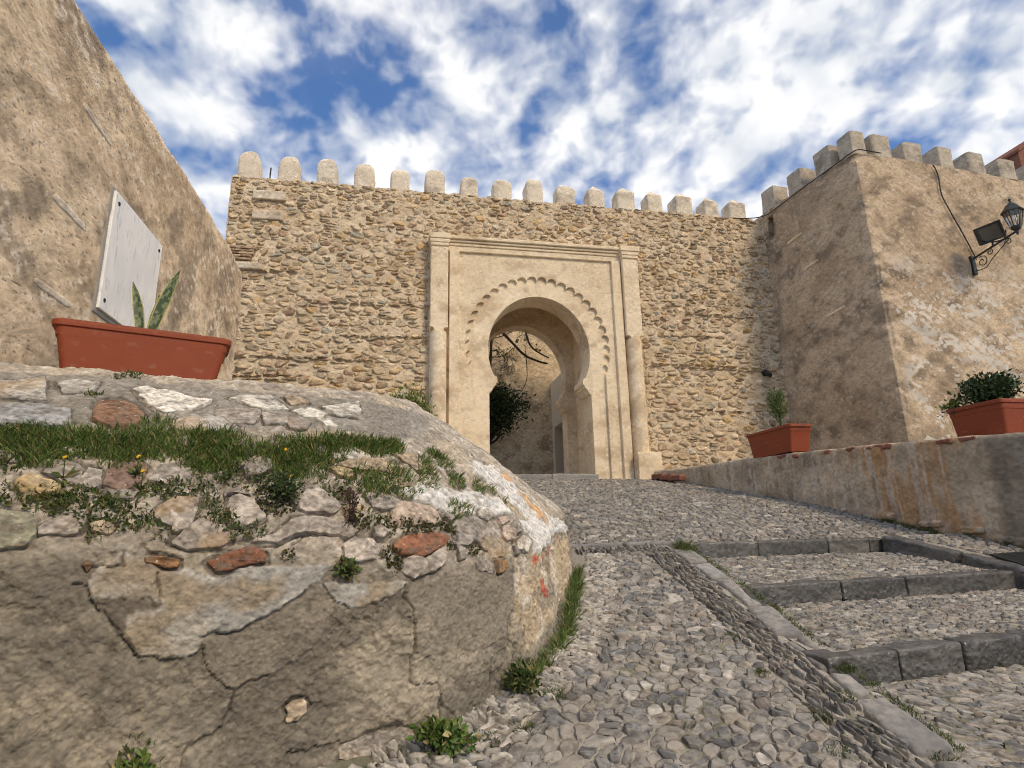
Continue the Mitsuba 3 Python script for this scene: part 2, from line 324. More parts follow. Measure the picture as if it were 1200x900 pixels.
# ------------------------------------------------------------------ shape of the bank
# stations along the bank: toe (x, y), inward direction, and heights of the five contour lines
BK = np.array([
 # tx    ty    ix    iy   z0    zA    zB    zE    zF
 [-4.2, 1.50, -.26,.966,-.45,  .95, 1.38, 1.80, 1.84],
 [-2.4, 2.00, -.26,.966,-.40,  .95, 1.38, 1.80, 1.84],
 [-1.2, 2.33, -.26,.966,-.20,  .92, 1.38, 1.80, 1.84],
 [-.25, 2.60, -.27,.963,-.08,  .80, 1.38, 1.80, 1.84],
 [.07,  2.69, -.30,.954,-.05,  .76, 1.36, 1.80, 1.84],
 [.38,  2.88, -.45,.893, .00,  .74, 1.34, 1.80, 1.84],
 [.62,  3.10, -.60,.800, .05,  .77, 1.33, 1.80, 1.84],
 [.85,  3.42, -.75,.661, .13,  .83, 1.34, 1.84, 1.86],
 [1.15, 4.09, -.93,.368, .30,  .99, 1.40, 1.88, 1.88],
 [1.43, 4.86, -.97,.243, .50, 1.06, 1.33, 1.75, 1.80],
 [1.70, 7.00, -1.0,.000, .85, 1.25, 1.50, 1.85, 1.90],
 [1.80,12.80, -1.0,.000,1.80, 2.20, 2.40, 2.60, 2.70]])
def bank_setup():
    t, d = BK[:, :2], BK[:, 2:4]
    s = np.concatenate([[0], np.cumsum(np.linalg.norm(np.diff(t, axis=0), axis=1))]); s -= s[3]
    off = [0, .07, .5, 1.15]
    F = np.array([[-.2,.75]]*6 + [[-.35,.7],[-.5,.6],[-.7,.4],[-.9,.2],[-1,0],[-1,0]])
    rows = [np.c_[t + d*o, BK[:, 4+k]] for k, o in enumerate(off)]
    rows.append(np.c_[t + d*1.15 + F, BK[:, 8]])
    return s, [PchipInterpolator(s, r) for r in rows]
BS, BC = bank_setup()
BT = np.array([0, .80, 1.45, 2.2, 3.0])     # nominal metres up the profile
def bank(s, t):
    """point of the smooth bank surface, s metres along its foot, t metres up its profile"""
    s, t = np.broadcast_arrays(np.asarray(s, float), np.asarray(t, float)); sh = s.shape
    s, t = s.ravel(), t.ravel()
    P = np.stack([c(s) for c in BC])          # 5, n, 3
    # rounded profile: quadratic B-spline-like softening of the polyline
    def lin(tt):
        k = np.clip(np.searchsorted(BT, tt, side='right')-1, 0, 3); w = (tt-BT[k])/(BT[k+1]-BT[k]); i = np.arange(len(tt))
        return P[k, i]*(1-w)[:, None] + P[k+1, i]*w[:, None]
    r = .13
    out = sum(w*lin(t+o*r) for o, w in ((-1,.15),(-.5,.2),(0,.3),(.5,.2),(1,.15)))
    out = np.where((t < .15)[:, None], lin(t), out)
    return out.reshape(sh+(3,))

# ------------------------------------------------------------------ levels of the ground
def ramp_z(x, y): return np.where(np.asarray(y) > 1.2, .73-.27*(5.15-np.asarray(y)), -.3365+.2*(np.asarray(y)-1.2))
def road_z(x, y):
    lead = .16*(step_y(2, np.clip(x, 2.62, 5.2))+.19-5.2)+.006          # the road meets the head of the steps level with their kerb
    return np.where(np.asarray(y) < 12.9, .74+.16*(np.asarray(y)-5.2)-lead*np.clip((7.8-np.asarray(y))/2.1, 0, 1), 1.972)
def side_z(x, y): return .735+.235*(np.asarray(y)-5.54)
STEP = [(2.28, 2.99, .138, .21), (2.43, 4.10, .11, .46), (2.68, 5.27, .117, .735)]     # x, y, slope of the front edge and height of each kerb
def step_y(k, x): x0, y0, sl, z = STEP[k]; return y0+sl*(np.asarray(x)-x0)
KX = PchipInterpolator([-4, 2.2, 3.4, 4.3, 5.05, 5.4], [1.75, 2.13, 2.27, 2.36, 2.40, 2.42])     # the kerb between ramp and steps
RX = lambda y: 5.02+.25*(5.56-np.asarray(y))                                               # the kerb on the far side of the top tread
def sheet(key, xs, ys, zf, bsdf, lump=.006, keep=None, seed=0, lip=.4):
    X, Y = np.meshgrid(xs, ys, indexing='ij')
    Z = zf(X, Y)+lump*2*(meshkit.fbm(np.stack([X*7, Y*7, X*0+seed], -1), 3, seed)-.5)
    F = grid_faces(*X.shape); V = np.stack([X, Y, Z], -1).reshape(-1, 3)
    if keep is not None: F = F[keep(V[F].mean(1))]
    key = add(key, (V, F), bsdf, True); L(key, kind='structure'); return key

g = sheet('ground', np.linspace(-400, 400, 41), np.linspace(-400, 400, 41), lambda x, y: x*0-1.6, 'earth', 0)
# terrace filling behind the bank, under planter and bush
sheet('terrace_soil', np.linspace(-2.6, .62, 40), np.linspace(3.9, 13.1, 60), lambda x, y: 1.77+.10*np.clip(y-7, 0, 9), 'earth', .03, keep=lambda c: (c[:, 1] > 4.6-.27*(c[:, 0])) & (c[:, 0] < np.interp(c[:, 1], [4, 5.5, 7, 13], [-.2, -.1, .2, .45])))
# cobbled ramp
rng = np.random.default_rng(11)
def curved_sheet(key, lo, hi, ys, zf, bsdf, n=50, lump=.006, seed=0):
    """a bed between two edges x = lo(y) and x = hi(y), with its front and side lips"""
    w = np.linspace(0, 1, n); Y = np.repeat(ys[:, None], n, 1); X = lo(Y)*(1-w)+hi(Y)*w
    Z = zf(X, Y)+lump*2*(meshkit.fbm(np.stack([X*7, Y*7, X*0+seed], -1), 3, seed)-.5)
    V = np.stack([X, Y, Z], -1)
    V = np.concatenate([V[:1]-[0, 0, .8], V, V[-1:]-[0, 0, .8]]); V = np.concatenate([V[:, :1]-[0, 0, .8], V, V[:, -1:]-[0, 0, .8]], 1)
    key = add(key, (V.reshape(-1, 3), grid_faces(*V.shape[:2])[:, ::-1]), bsdf, 30); L(key, kind='structure'); return key
toe_s = np.linspace(BS[0], BS[-1], 400); TOE = bank(toe_s, 0*toe_s)[:, :2]
TX = lambda y: np.interp(y, TOE[:, 1], TOE[:, 0])          # where the foot of the bank runs
ys = np.r_[np.linspace(-4, 1.9, 24), np.linspace(2.0, 5.12, 110)]
curved_sheet('cobbled_ramp', lambda y: TX(np.maximum(y, 1.6))-.25, lambda y: KX(y), ys, lambda x, y: ramp_z(x, y)-.003, 'bedding', lump=.007)
band_r = .34; 
def left_band(y): return TX(y)+.13+.10*np.clip((y-2.6)/1.5, 0, 1)
yy = np.linspace(1.9, 5.0, 60)
ramp_area = Polygon(np.vstack([np.c_[np.where(yy < 2.75, np.interp(yy, [1.9, 2.6, 2.75], [-1.2, .02, .40]), left_band(yy)+.06), yy], np.c_[KX(yy)-.30, yy][::-1]])).buffer(0)
st = []
for gcell in cells(ramp_area, .069, 1.25, .35, rng, .0035, 1, minfrac=.15, jitter=1.35):
    a = gcell.area**.5
    st.append(dome(resample(gcell, 12, rng, .045), lambda x, y, h: np.c_[x, y, ramp_z(x, y)+h], .0045+.009*rng.random()**1.4, rng, tilt=.12, scales=(1, .94, .78), bumpy=.2, edge=.75))
pieces('cobbled_ramp', 'cobble', st, 'cobble', 300, key=lambda i: np.linalg.norm(st[i][0].mean(0)-EYE)/np.ptp(st[i][0], axis=0).max())
# pebbles set on edge along both sides and across the head of the ramp
def slivers(path, rows, width, step, zf, rng, lean=.35, size=(.045, .012), jit=.01):
    P = np.asarray(path, float); d = np.r_[0, np.cumsum(np.linalg.norm(np.diff(P, axis=0), axis=1))]; out = []
    for r in range(rows):
        s = step*rng.random()
        while s < d[-1]:
            q = np.array([np.interp(s, d, P[:, 0]), np.interp(s, d, P[:, 1])]); q2 = np.array([np.interp(s+.05, d, P[:, 0]), np.interp(s+.05, d, P[:, 1])])
            t = (q2-q)/max(np.linalg.norm(q2-q), 1e-6) if s+.05 < d[-1] else t
            nrm = np.array([t[1], -t[0]]); o = q+nrm*((r+.5)/rows-.5)*width+rng.normal(size=2)*jit
            ang = lean+rng.normal()*.22; a = t*math.cos(ang)+nrm*math.sin(ang); b = np.array([-a[1], a[0]])
            la, lb = size[0]*(.7+.7*rng.random()), size[1]*(.7+.7*rng.random()); th = np.arange(8)*math.pi/4
            ring = o+np.outer(np.cos(th)*la*(1+.12*rng.normal(size=8)), a)+np.outer(np.sin(th)*lb*(1+.15*rng.normal(size=8)), b)
            out.append(dome(ring, lambda x, y, h: np.c_[x, y, zf(x, y)+h], .013+.012*rng.random(), rng, sink=.02, scales=(1, .9, .5), tilt=.12, bumpy=.15))
            s += step*(.75+.5*rng.random())
    return out
yk = np.linspace(1.6, 5.02, 40)
sl = slivers(np.c_[KX(yk)-.175, yk], 8, .26, .082, ramp_z, rng, lean=-.30, size=(.043, .0085))
yl = np.linspace(2.62, 4.95, 40)
sl2 = slivers(np.c_[left_band(yl)-.02, yl], 6, .20, .055, ramp_z, rng, lean=1.15, size=(.038, .0095)) + slivers([(-.5, 2.38), (.1, 2.50), (.38, 2.62), (.60, 2.86)], 5, .22, .06, ramp_z, rng, lean=.5, size=(.042, .013))
for i_ in range(len(sl2)): sl2[i_] = (*sl2[i_][:2], np.where(rng.random() < .6, .885, sl2[i_][2][0, 0])*np.array([[1, 0]])+np.array([[0, .75+.25*rng.random()]])+0*sl2[i_][2])
sl3 = slivers(np.c_[np.linspace(1.5, 2.36, 12), np.linspace(5.02, 5.06, 12)], 2, .13, .028, ramp_z, rng, lean=1.5, size=(.042, .011))
m, uv = join(sl); k = add('cobbled_ramp__edging_pebble', m, 'cobble', True, uv=uv); L(k, kind='stuff')
m, uv = join(sl2); k = add('cobbled_ramp__edging_pebble', m, 'cobble', True, uv=uv); L(k, kind='stuff')
m, uv = join(sl3); k = add('cobbled_ramp__edging_pebble', m, 'cobble', True, uv=uv); L(k, kind='stuff')
# kerb slabs between the ramp and the steps
KB = [-.3, .5, 1.25, 1.95, 2.32, 2.36+.40, 2.99, 3.37, 3.80, 4.27, 4.66, 5.02]
for i in range(len(KB)-1):
    a, b = KB[i]+.015, KB[i+1]-.015; yc = (a+b)/2; w = .155+.04*math.sin(i*2.1)
    for half in ((-1, 1) if i == 6 else (0,)):
        m = rbox((w*(.5 if half else 1)-.006, (b-a), .16), .030, 6, .024, 30+i+half, 6)
        m = xf(m, (float(KX(yc))+.045+half*w*.26, yc, float(ramp_z(0, yc))-.06+.004*math.sin(i*5)), rz=-math.atan2(float(KX(b)-KX(a)), b-a)+.035*math.sin(i*3.3), rx=math.atan(.27)+.02*math.sin(i*4.1), ry=.03*math.sin(i*2.7))
        u = np.tile([[(i*.37) % 1, (.3+i*.29) % 1]], (len(m.vertices), 1)); add('cobbled_ramp__kerb_slab', m, 'kerb_light', True, uv=u)
# steps: treads, dark riser stones
xr = 7.5
def tread(key, ya, yb, za, zb, right, seed):
    """paved tread rising from za at its front edge to zb at the foot of the next riser"""
    n = 46; w = np.linspace(0, 1, n); u = np.linspace(0, 1, 60)[:, None]; x0 = 2.2+u*(right-2.2)
    Y = ya(x0)*(1-w)+yb(x0)*w; lo = KX(Y)+.02; X = lo+(right-lo)*u
    Z = za*(1-w)+zb*w+X*0+.010*(meshkit.fbm(np.stack([X*7, Y*7, X*0+seed], -1), 3, seed)-.5)
    V = np.stack([X, Y, Z], -1); V = np.concatenate([V[:, :1]-[0, 0, .6], V, V[:, -1:]-[0, 0, .02]], 1)
    return V
S0 = thing('steps', None, None); del labels[S0]
yf = lambda x: -3.0+0*x
TR = [(lambda x: -3+.1*x, lambda x: step_y(0, x)-.04, .065-.22*6, .065, xr), (lambda x: step_y(0, x)+.12, lambda x: step_y(1, x)-.03, .205, .318, xr), (lambda x: step_y(1, x)+.12, lambda x: step_y(2, x)-.03, .455, .595, 5.25)]
Vs, Fs, n = [], [], 0
for i, (ya, yb, za, zb, rt) in enumerate(TR):
    V = tread('t', ya, yb, za, zb, rt, i+3); Vs.append(V.reshape(-1, 3)); Fs.append(grid_faces(*V.shape[:2])+n); n += V.shape[0]*V.shape[1]
scene['steps'] = ply((np.vstack(Vs), np.vstack(Fs)), 'bedding', 30); L('steps', kind='structure')
st = []
def tread_z(i):
    ya, yb, za, zb, rt = TR[i]
    return lambda x, y: za+(zb-za)*np.clip((y-ya(x))/(yb(x)-ya(x)), 0, 1)
for i in range(3):
    ya, yb, za, zb, rt = TR[i]; xs = np.linspace(2.3, min(rt, [4.6, 5.6, 5.2][i]), 20)
    lo = np.maximum(ya(xs), .8)
    ar = Polygon(np.vstack([np.c_[xs, lo], np.c_[xs, yb(xs)][::-1]])); yq = np.linspace(.5, 5.4, 30)
    ar = ar.intersection(Polygon(np.vstack([np.c_[KX(yq)+.17, yq], [[9, 5.4], [9, .5]]])))
    if i == 2: ar = ar.intersection(Polygon([(0, 4), (RX(4)-.03, 4), (RX(5.7)-.03, 5.7), (0, 5.7)]))
    zf = tread_z(i)
    for gc in cells(ar, [.058, .056, .060][i], 1.75, [-.35, .1, .1][i], rng, .0028, 1, minfrac=.15, jitter=1.3):
        st.append(dome(resample(gc, 10, rng, .05), lambda x, y, h: np.c_[x, y, zf(x, y)+h], .005+.010*rng.random()**1.5, rng, tilt=.14, scales=(1, .92, .7), bumpy=.2))
pieces('steps', 'cobble', st, 'cobble', 300, key=lambda i: np.linalg.norm(st[i][0].mean(0)-EYE)/np.ptp(st[i][0], axis=0).max())
RIS = [(0, [2.22, 2.72, 3.22, 3.75, 4.4, 5.1, 5.9, 6.8, 7.5]), (1, [2.40, 3.35, 4.0, 5.27, 6.2, 7.4]), (2, [2.62, 3.42, 4.27, 4.80, 5.04])]
for k, xs in RIS:
    for j in range(len(xs)-1):
        a, b = xs[j]+.0025, xs[j+1]-.0025; xm = (a+b)/2; sl_ = STEP[k][2]
        m = rbox((b-a, .20, .30), .018, 5, .020, 60+k*9+j, 6); m = xf(m, (xm, float(step_y(k, xm))+.10, STEP[k][3]-.15+.004*math.sin(j*7+k)), rz=math.atan(sl_))
        u = np.tile([[(j*.41+k*.2) % 1, (.35+j*.37+k*.3) % 1]], (len(m.vertices), 1)); add('steps__kerb_stone', m, 'kerb_dark', True, uv=u)
# upper road up to the gate and through it, side path on the right
ys = np.r_[np.linspace(5.16, 9, 60), np.linspace(9.1, 19.4, 60)]
w = np.linspace(0, 1, 90); Yr = ys[:, None]+0*w; X = np.interp(Yr, [5, 7, 12.8, 12.95, 20], [1.2, 1.3, 1.4, 1.4, 1.0])*(1-w)+np.interp(Yr, [5.2, 5.5, 12.9, 13, 20], [6.5, 6.7, 6.3, 5.1, 5.3])*w
k_ = np.clip((7-Yr)/(7-5.16), 0, 1); Yr = Yr+k_*np.where(X > 2.62, step_y(2, np.clip(X, 2.62, 5.1))+.19-5.16, .17)
Z = road_z(X, Yr)+.02*(meshkit.fbm(np.stack([X*7, Yr*7, X*0], -1), 3, 0)-.5)-.012; V = np.stack([X, Yr, Z], -1); V = np.concatenate([V[:1]-[0, 0, .5], V, V[-1:]-[0, 0, .8]]); V = np.concatenate([V[:, :1]-[0, 0, .8], V, V[:, -1:]-[0, 0, .02]], 1)
scene['upper_road'] = ply((V.reshape(-1, 3), grid_faces(*V.shape[:2])[:, ::-1]), 'bedding', 30); TAKEN.add('upper_road'); L('upper_road', kind='structure')
ar = Polygon([(1.45, 5.34), (2.60, 5.34), (2.62, 5.46), (5.0, 5.745), (6.0, 5.85), (6.0, 12.7), (1.7, 12.7)])
st = []
for near, size in ((True, .088), (False, .10)):
    sub = ar.intersection(sbox(0, 5, 9, 8.2) if near else sbox(0, 8.2, 9, 13))
    for gc in cells(sub, size*.92, 1.2, .2, rng, .005, 1):
        n_ = 8 if near else 6
        st.append(dome(resample(gc, n_, rng, .05), lambda x, y, h: np.c_[x, y, road_z(x, y)+h], .006+.012*rng.random(), rng, tilt=.12, scales=(1, .9, .68), bumpy=.2))
pieces('upper_road', 'cobble', st, 'cobble', 220, key=lambda i: np.linalg.norm(st[i][0].mean(0)-EYE))
for a, b in ((1.40, 1.98), (2.0, 2.60)):
    m = xf(rbox((b-a, .2, .12), .02, 5, .014, int(a*9), 6), ((a+b)/2, 5.25, .70), rz=.06); add('upper_road__kerb_slab', m, 'kerb_light', True, uv=np.tile([[a % 1, .4]], (len(m.vertices), 1)))
m = xf(rbox((1.15, .5, .16), .03, 5, .02, 5, 4), (2.75, 12.95, 1.985)); add('upper_road__threshold_stone', m, 'kerb_light', True, uv=np.tile([[.2, .5]], (len(m.vertices), 1)))
m = xf(rbox((1.1, .45, .17), .03, 5, .02, 6, 4), (3.9, 13.02, 1.99), rz=.03); add('upper_road__threshold_stone', m, 'kerb_light', True, uv=np.tile([[.7, .7]], (len(m.vertices), 1)))
ys = np.linspace(-3, 5.62, 60)
SPK = curved_sheet('side_path', lambda y: np.where(y > 4.3, RX(y)+.05, 5.3+.9*np.clip((4.4-y)/3, 0, 2)), lambda y: 9+0*y, ys, lambda x, y: side_z(x, y), 'bedding', 40, .012)
st = []
for gc in cells(Polygon([(5.25, 5.55), (5.6, 4.3), (7.0, 4.3), (6.3, 5.6)]).difference(sbox(5.30, 4.15, 6.05, 4.78)), .11, 1.2, .3, rng, .008, 1):
    st.append(dome(resample(gc, 8, rng, .05), lambda x, y, h: np.c_[x, y, side_z(x, y)+h], .02, rng, tilt=.08, bumpy=.12))
pieces('side_path', 'cobble', st, 'cobble', 200)
for i, (ya, yb) in enumerate(((4.25, 4.84), (4.88, 5.54))):
    m = rbox((.17, (yb-ya)*1.04, .22), .03, 5, .02, 80+i, 6); yc = (ya+yb)/2
    m = xf(m, (float(RX(yc)), yc, float(side_z(0, yc))-.08), rz=math.atan(.25), rx=math.atan(.235)); add('side_path__kerb_stone', m, 'kerb_dark', True, uv=np.tile([[.3+.3*i, .5]], (len(m.vertices), 1)))

# ------------------------------------------------------------------ left wall, rendered in ochre plaster
def rough_face(P, N, amp, freq, seed): return P+N*(amp*2*(meshkit.fbm(P*freq+seed*7.3+40, 4, seed)-.5))[..., None]
LW = thing('plaster_wall', 'tall ochre plastered wall on the left, running back towards the gate, stained and scarred', 'wall')
path = [(-2.46, -5), (-2.5, 4), (-2.5, 8.8)]+[(-2.5-.35*(1-math.cos(a)), 9.2+.35*math.sin(a)) for a in np.linspace(0, 1.4, 6)]+[(-5, 9.75), (-7, 9.9)]
d = np.r_[0, np.cumsum(np.linalg.norm(np.diff(path, axis=0), axis=1))]; sp = np.r_[np.linspace(0, 6, 50), np.linspace(6.05, d[-1], 170)]
px_, py_ = np.interp(sp, d, [p[0] for p in path]), np.interp(sp, d, [p[1] for p in path])
tg = np.gradient(np.c_[px_, py_], axis=0); tg /= np.linalg.norm(tg, axis=1, keepdims=True); nn = np.c_[tg[:, 1], -tg[:, 0]]
zz = np.linspace(0, 1, 110)
ztop = np.interp(py_, [-5, 4.15, 8.49, 9.5], [4.62, 4.84, 4.97, 4.86])+.02*(meshkit.noise(np.c_[px_*2, py_*2, px_*0], 3)-.5)
P = np.zeros((len(sp), len(zz), 3)); P[..., 0] = px_[:, None]; P[..., 1] = py_[:, None]; P[..., 2] = .2+(ztop[:, None]-.2)*zz
N = np.zeros_like(P); N[..., :2] = nn[:, None]
P = rough_face(P, N, .045, .8, 2); P = rough_face(P, N, .014, 5, 4)
top = P[:, -1:]; back = [top-N[:, -1:]*.03+[0, 0, .025], top-N[:, -1:]*.28+[0, 0, .035], top-N[:, -1:]*.30+[0, 0, -.6]]
P = np.concatenate([P]+back, 1)
scene[LW+'__render'] = ply((P.reshape(-1, 3), grid_faces(*P.shape[:2])), 'plaster_ochre', 45)
def lw_x(y, z):
    p = np.stack([np.interp(y, [-5, 4, 8.8], [-2.46, -2.5, -2.5]), y, z], -1); n = np.array([1., 0, 0])+0*p
    return rough_face(rough_face(p, n, .045, .8, 2), n, .014, 5, 4)[..., 0]
for i, (y0, z0, y1, z1, w) in enumerate(((4.48, 4.20, 5.0, 4.19, .075), (4.35, 3.31, 4.82, 3.29, .075), (4.32, 2.64, 4.76, 2.62, .07), (3.72, 2.84, 3.95, 2.78, .07))):
    u = np.linspace(-1, 1, 30)[:, None]; v = np.linspace(-1, 1, 9)[None]; hw = w/2*(1+.25*(meshkit.noise(np.c_[u*6, u*0+i, u*0], i)-.5))[:, None]*np.sqrt(np.maximum(1-np.abs(u)**9, .02))
    Y = (y0+y1)/2+u*(y1-y0)/2+0*v; Z = (z0+z1)/2+u*(z1-z0)/2+hw*v; X = lw_x(Y, Z)+.012*np.sqrt(np.maximum(1-np.abs(v)**4, 0))*np.sqrt(np.maximum(1-np.abs(u)**12, 0))-.004+.004*(meshkit.noise(np.stack([Y*40, Z*40, 0*Z], -1), 5)-.5)
    V = np.stack([X, Y, Z], -1); add(LW+'__mortar_strip', (V.reshape(-1, 3), grid_faces(30, 9)), 'patch_mortar', True)
L(LW+'__mortar_strip', 'narrow strip of pale filler mortar in the ochre wall')
# flaked rim round the plaque
PX = float(lw_x(np.array([5.2, 6, 5.6]), np.array([3.2, 3.5, 2.9])).mean())+.008
PQ = thing('marble_plaque', 'square plaque of blue-veined white marble fixed to the ochre wall', 'plaque')
m = xf(rbox((.045, 1.04, 1.08), .006, 4, .003, 1, 5), (PX, 5.62, 3.28), rx=.0); scene[PQ+'__slab'] = ply(m, 'marble', 35)
m = xf(rbox((.05, 1.13, 1.17), .02, 5, .012, 2, 7), (PX-.024, 5.625, 3.275)); scene[PQ+'__mortar_bed'] = ply(m, 'marble_edge', 35)
for y, z in ((5.17, 3.73), (6.07, 3.73), (5.17, 2.83), (6.07, 2.83)):
    m = trimesh.creation.icosphere(2, .02); add(PQ+'__bolt', xf(m, (PX+.022, y, z), s=(.5, 1, 1)), 'iron', True)

# ------------------------------------------------------------------ the long rubble wall with its merlons
SW = thing('stone_wall', 'long crenellated wall of coursed tan rubble around the arched gate', 'fortress wall')
rng = np.random.default_rng(5)
GX0, GX1, GTOP = .58, 5.80, 7.70
WX0, WX1, WZ0, WZ1 = -3.95, 9.75, 1.5, 8.96
xs = np.arange(WX0, WX1+.01, .045); zs = np.arange(WZ0, WZ1+.001, .045)
X, Z = np.meshgrid(xs, zs, indexing='ij'); P = np.stack([X, 13.0+0*X, Z], -1)
P[..., 1] -= .05*(meshkit.fbm(P*[1.1, 1, 1.1], 3, 3)-.5)+.012+.065*(meshkit.fbm(P*[5, 1, 7], 3, 8)-.5)
F = grid_faces(*X.shape); c = P.reshape(-1, 3)[F].mean(1); F = F[~((c[:, 0] > GX0+.1) & (c[:, 0] < GX1-.1) & (c[:, 2] < GTOP-.1))]
scene[SW+'__mortar_face'] = ply((P.reshape(-1, 3), F), 'wall_mortar', True)
core = sbox(WX0, 1.2, WX1, WZ1-.03).difference(sbox(1.72, 1.0, 4.66, 6.95))
scene[SW+'__core'] = ply(wall_slab(core, 13.06, 15.5), 'plaster_gate', False)
def front_y(x, z):
    p = np.stack([x, 13.0+0*x, z], -1); return 13.0-.05*(meshkit.fbm(p*[1.1, 1, 1.1], 3, 3)-.5)
def wmap(x, z, h): return np.c_[x, front_y(x, z)-h-.012, z]
st = []
warea = sbox(WX0+.01, 1.75, WX1-.02, WZ1-.02).difference(sbox(GX0-.01, 0, GX1+.01, GTOP+.02))
def wstone(ring, h):
    ring = ring.copy(); ring[:, 1] = np.minimum(ring[:, 1], WZ1-.01)
    return dome(ring, wmap, h, rng, sink=.05, tilt=.16, scales=(1, .82, .5), bumpy=.30, edge=.68)
for sub, size, stc in ((warea.intersection(sbox(-9, 6.4, 12, 9)), .182, 1.28), (warea.intersection(sbox(-9, 0, 12, 6.4)), .208, 1.36)):
    for gc in cells(sub, size, stc, .015, rng, .003, 1, minfrac=.10, jitter=1.5):
        if rng.random() < .05: continue
        cz = gc.centroid.y
        if rng.random() < .30 and gc.bounds[3]-gc.bounds[1] > .12:          # split into two thin layers
            x0, z0, x1, z1 = gc.bounds; zm = z0+(z1-z0)*(.35+.3*rng.random())
            gs = [gc.intersection(sbox(x0, z0, x1, zm-.006)), gc.intersection(sbox(x0, zm+.006, x1, z1))]
        else: gs = [gc]
        for g_ in gs:
            if g_.geom_type == 'Polygon' and g_.area > .002: st.append(wstone(resample(g_, 11, rng, .08, .05), .008+.024*rng.random()**1.3))
for z0, x0, x1 in ((4.12, -3.7, -2.2), (4.20, -3.6, -2.4), (4.62, -3.6, -.6), (5.18, -1.4, .4), (5.95, -2.2, .3), (6.62, -3.9, -2.6), (4.75, 6.0, 8.9), (4.68, 6.6, 9.2), (5.5, 6.2, 8.0), (6.1, 7.0, 9.0), (3.6, 6.2, 8.5)):
    x = x0
    while x < x1:
        w = .16+.22*rng.random(); c_ = np.array([x+w/2, z0+.02*math.sin(x*2)+.008*rng.normal()])
        q = np.array([(-.5, -.4), (-.2, -.5), (.2, -.48), (.5, -.4), (.52, 0), (.5, .4), (.2, .5), (-.2, .47), (-.5, .42), (-.52, 0)])
        st.append(wstone(c_+q*[w*.96, .048]*(1+.06*rng.normal(size=(10, 1))), .035+.02*rng.random())); x += w
pieces(SW, 'stone', st, 'wall_stone', 300)
# side end of the wall and pale repairs near its top left corner
for (x0, x1, z0, z1) in ((-3.45, -2.72, 8.36, 8.60), (-3.42, -2.75, 7.86, 8.08), (-3.9, -3.1, 6.62, 6.78)):
    add(SW+'__mortar_patch', xf(rbox((x1-x0, .10, z1-z0), .03, 6, .02, int(z0*9), 5), ((x0+x1)/2, 12.95, (z0+z1)/2)), 'patch_mortar', True)
L(SW+'__mortar_patch', 'pale mortar repair near the top left corner of the rubble wall')
for i in range(5):
    add(SW+'__brick', xf(rbox((.55-.04*(i % 2), .12, .05), .012, 5, .012, i, 8), (-3.62+.02*i, 12.95, 6.86+.066*i)), 'wall_stone', True, uv=np.tile([[.74, .5]], (len(rbox((.55-.04*(i % 2), .12, .05), .012, 5, .012, i, 8).vertices), 1)))
def merlon(w, d, h, dome_h, sharp, seed):
    """a block with a hipped or domed head"""
    r = .05; base = [(-w/2, -d/2), (w/2, -d/2), (w/2, d/2), (-w/2, d/2)]; rings = []
    for z, s in [(0, 1), (h*.3, 1), (h*.7, 1), (h, 1)]+[(h+dome_h*math.sin(a) if not sharp else h+dome_h*a/1.57, (math.cos(a)*(1-.0) if not sharp else 1-.93*a/1.57)) for a in np.linspace(.22, 1.45, 6)]:
        g = sbox(-w/2*s, -d/2*s, w/2*s, d/2*s); rr = min(r, w*s*.3); e = g.buffer(-rr).buffer(rr, quad_segs=3).exterior if s > .12 else g.exterior
        p = np.array([e.interpolate((k/24+.0625) % 1, normalized=True).coords[0] for k in range(24)]); rings.append(np.c_[p, np.full(24, z)])
    m = ring_loft(rings); v = np.array(m.vertices); q = v*[1, 1, 1]
    v[:, :2] *= 1+.09*(meshkit.fbm(v*4+seed*5.1, 3, seed)-.5)[:, None]*2; v[:, 2] *= 1+.05*math.sin(seed*2.3)
    return trimesh.Trimesh(v, m.faces, process=False)
MX = [atx for atx in (-3.64, -2.74, -1.87, -1.00, -.15, .70, 1.56, 2.40, 3.23, 4.06, 4.88, 5.70, 6.51, 7.33, 8.14, 8.93)]
for i, x in enumerate(MX):
    m = merlon(.475+.03*math.sin(i*3), .46+.03*math.sin(i*4), .44+.035*math.sin(i*1.7)+.10*(i > 9), .38 if i < 4 else .32-.006*i, i > 9, i+1); add(SW+'__merlon', xf(m, (x, 13.28, WZ1-.03), rz=.03*math.sin(i*5)), 'merlon_plaster', 50)
sl_ = []
for i in range(95):
    x = rng.uniform(WX0+.1, WX1-.2); w = .12+.2*rng.random()
    if rng.random() < .75:
        ring = np.array([x, 13.02+.03*rng.random()])+np.c_[np.cos(np.arange(8)*.785)*w*.5, np.sin(np.arange(8)*.785)*.06]*(1+.15*rng.normal(size=(8, 1)))
        sl_.append(dome(ring, lambda a, b, h: np.c_[a, b, WZ1-.03+h], .02+.035*rng.random(), rng, sink=.03))
m, uv = join(sl_); k = add(SW+'__coping_stone', m, 'wall_stone', True, uv=uv); L(k, kind='stuff')
k = thing('metal_rod', 'thin dark rod standing upright between the first two merlons', 'rod'); scene[k] = ply(tube([(-3.15, 13.1, 8.9), (-3.15, 13.1, 9.1), (-3.145, 13.1, 9.30)], .017, 6), 'iron', 40)
k = thing('drain_spout', 'short dark pipe stub poking out of the rubble wall beside the tower', 'pipe')
scene[k+'__pipe'] = ply(tube([(9.05, 13.05, 4.62), (9.05, 12.9, 4.60), (9.05, 12.76, 4.50)], .06, 10), 'cable_black', 40)
scene[k+'__collar'] = ply(tube([(9.05, 12.97, 4.61), (9.05, 12.92, 4.605)], .085, 10), 'iron', 40)

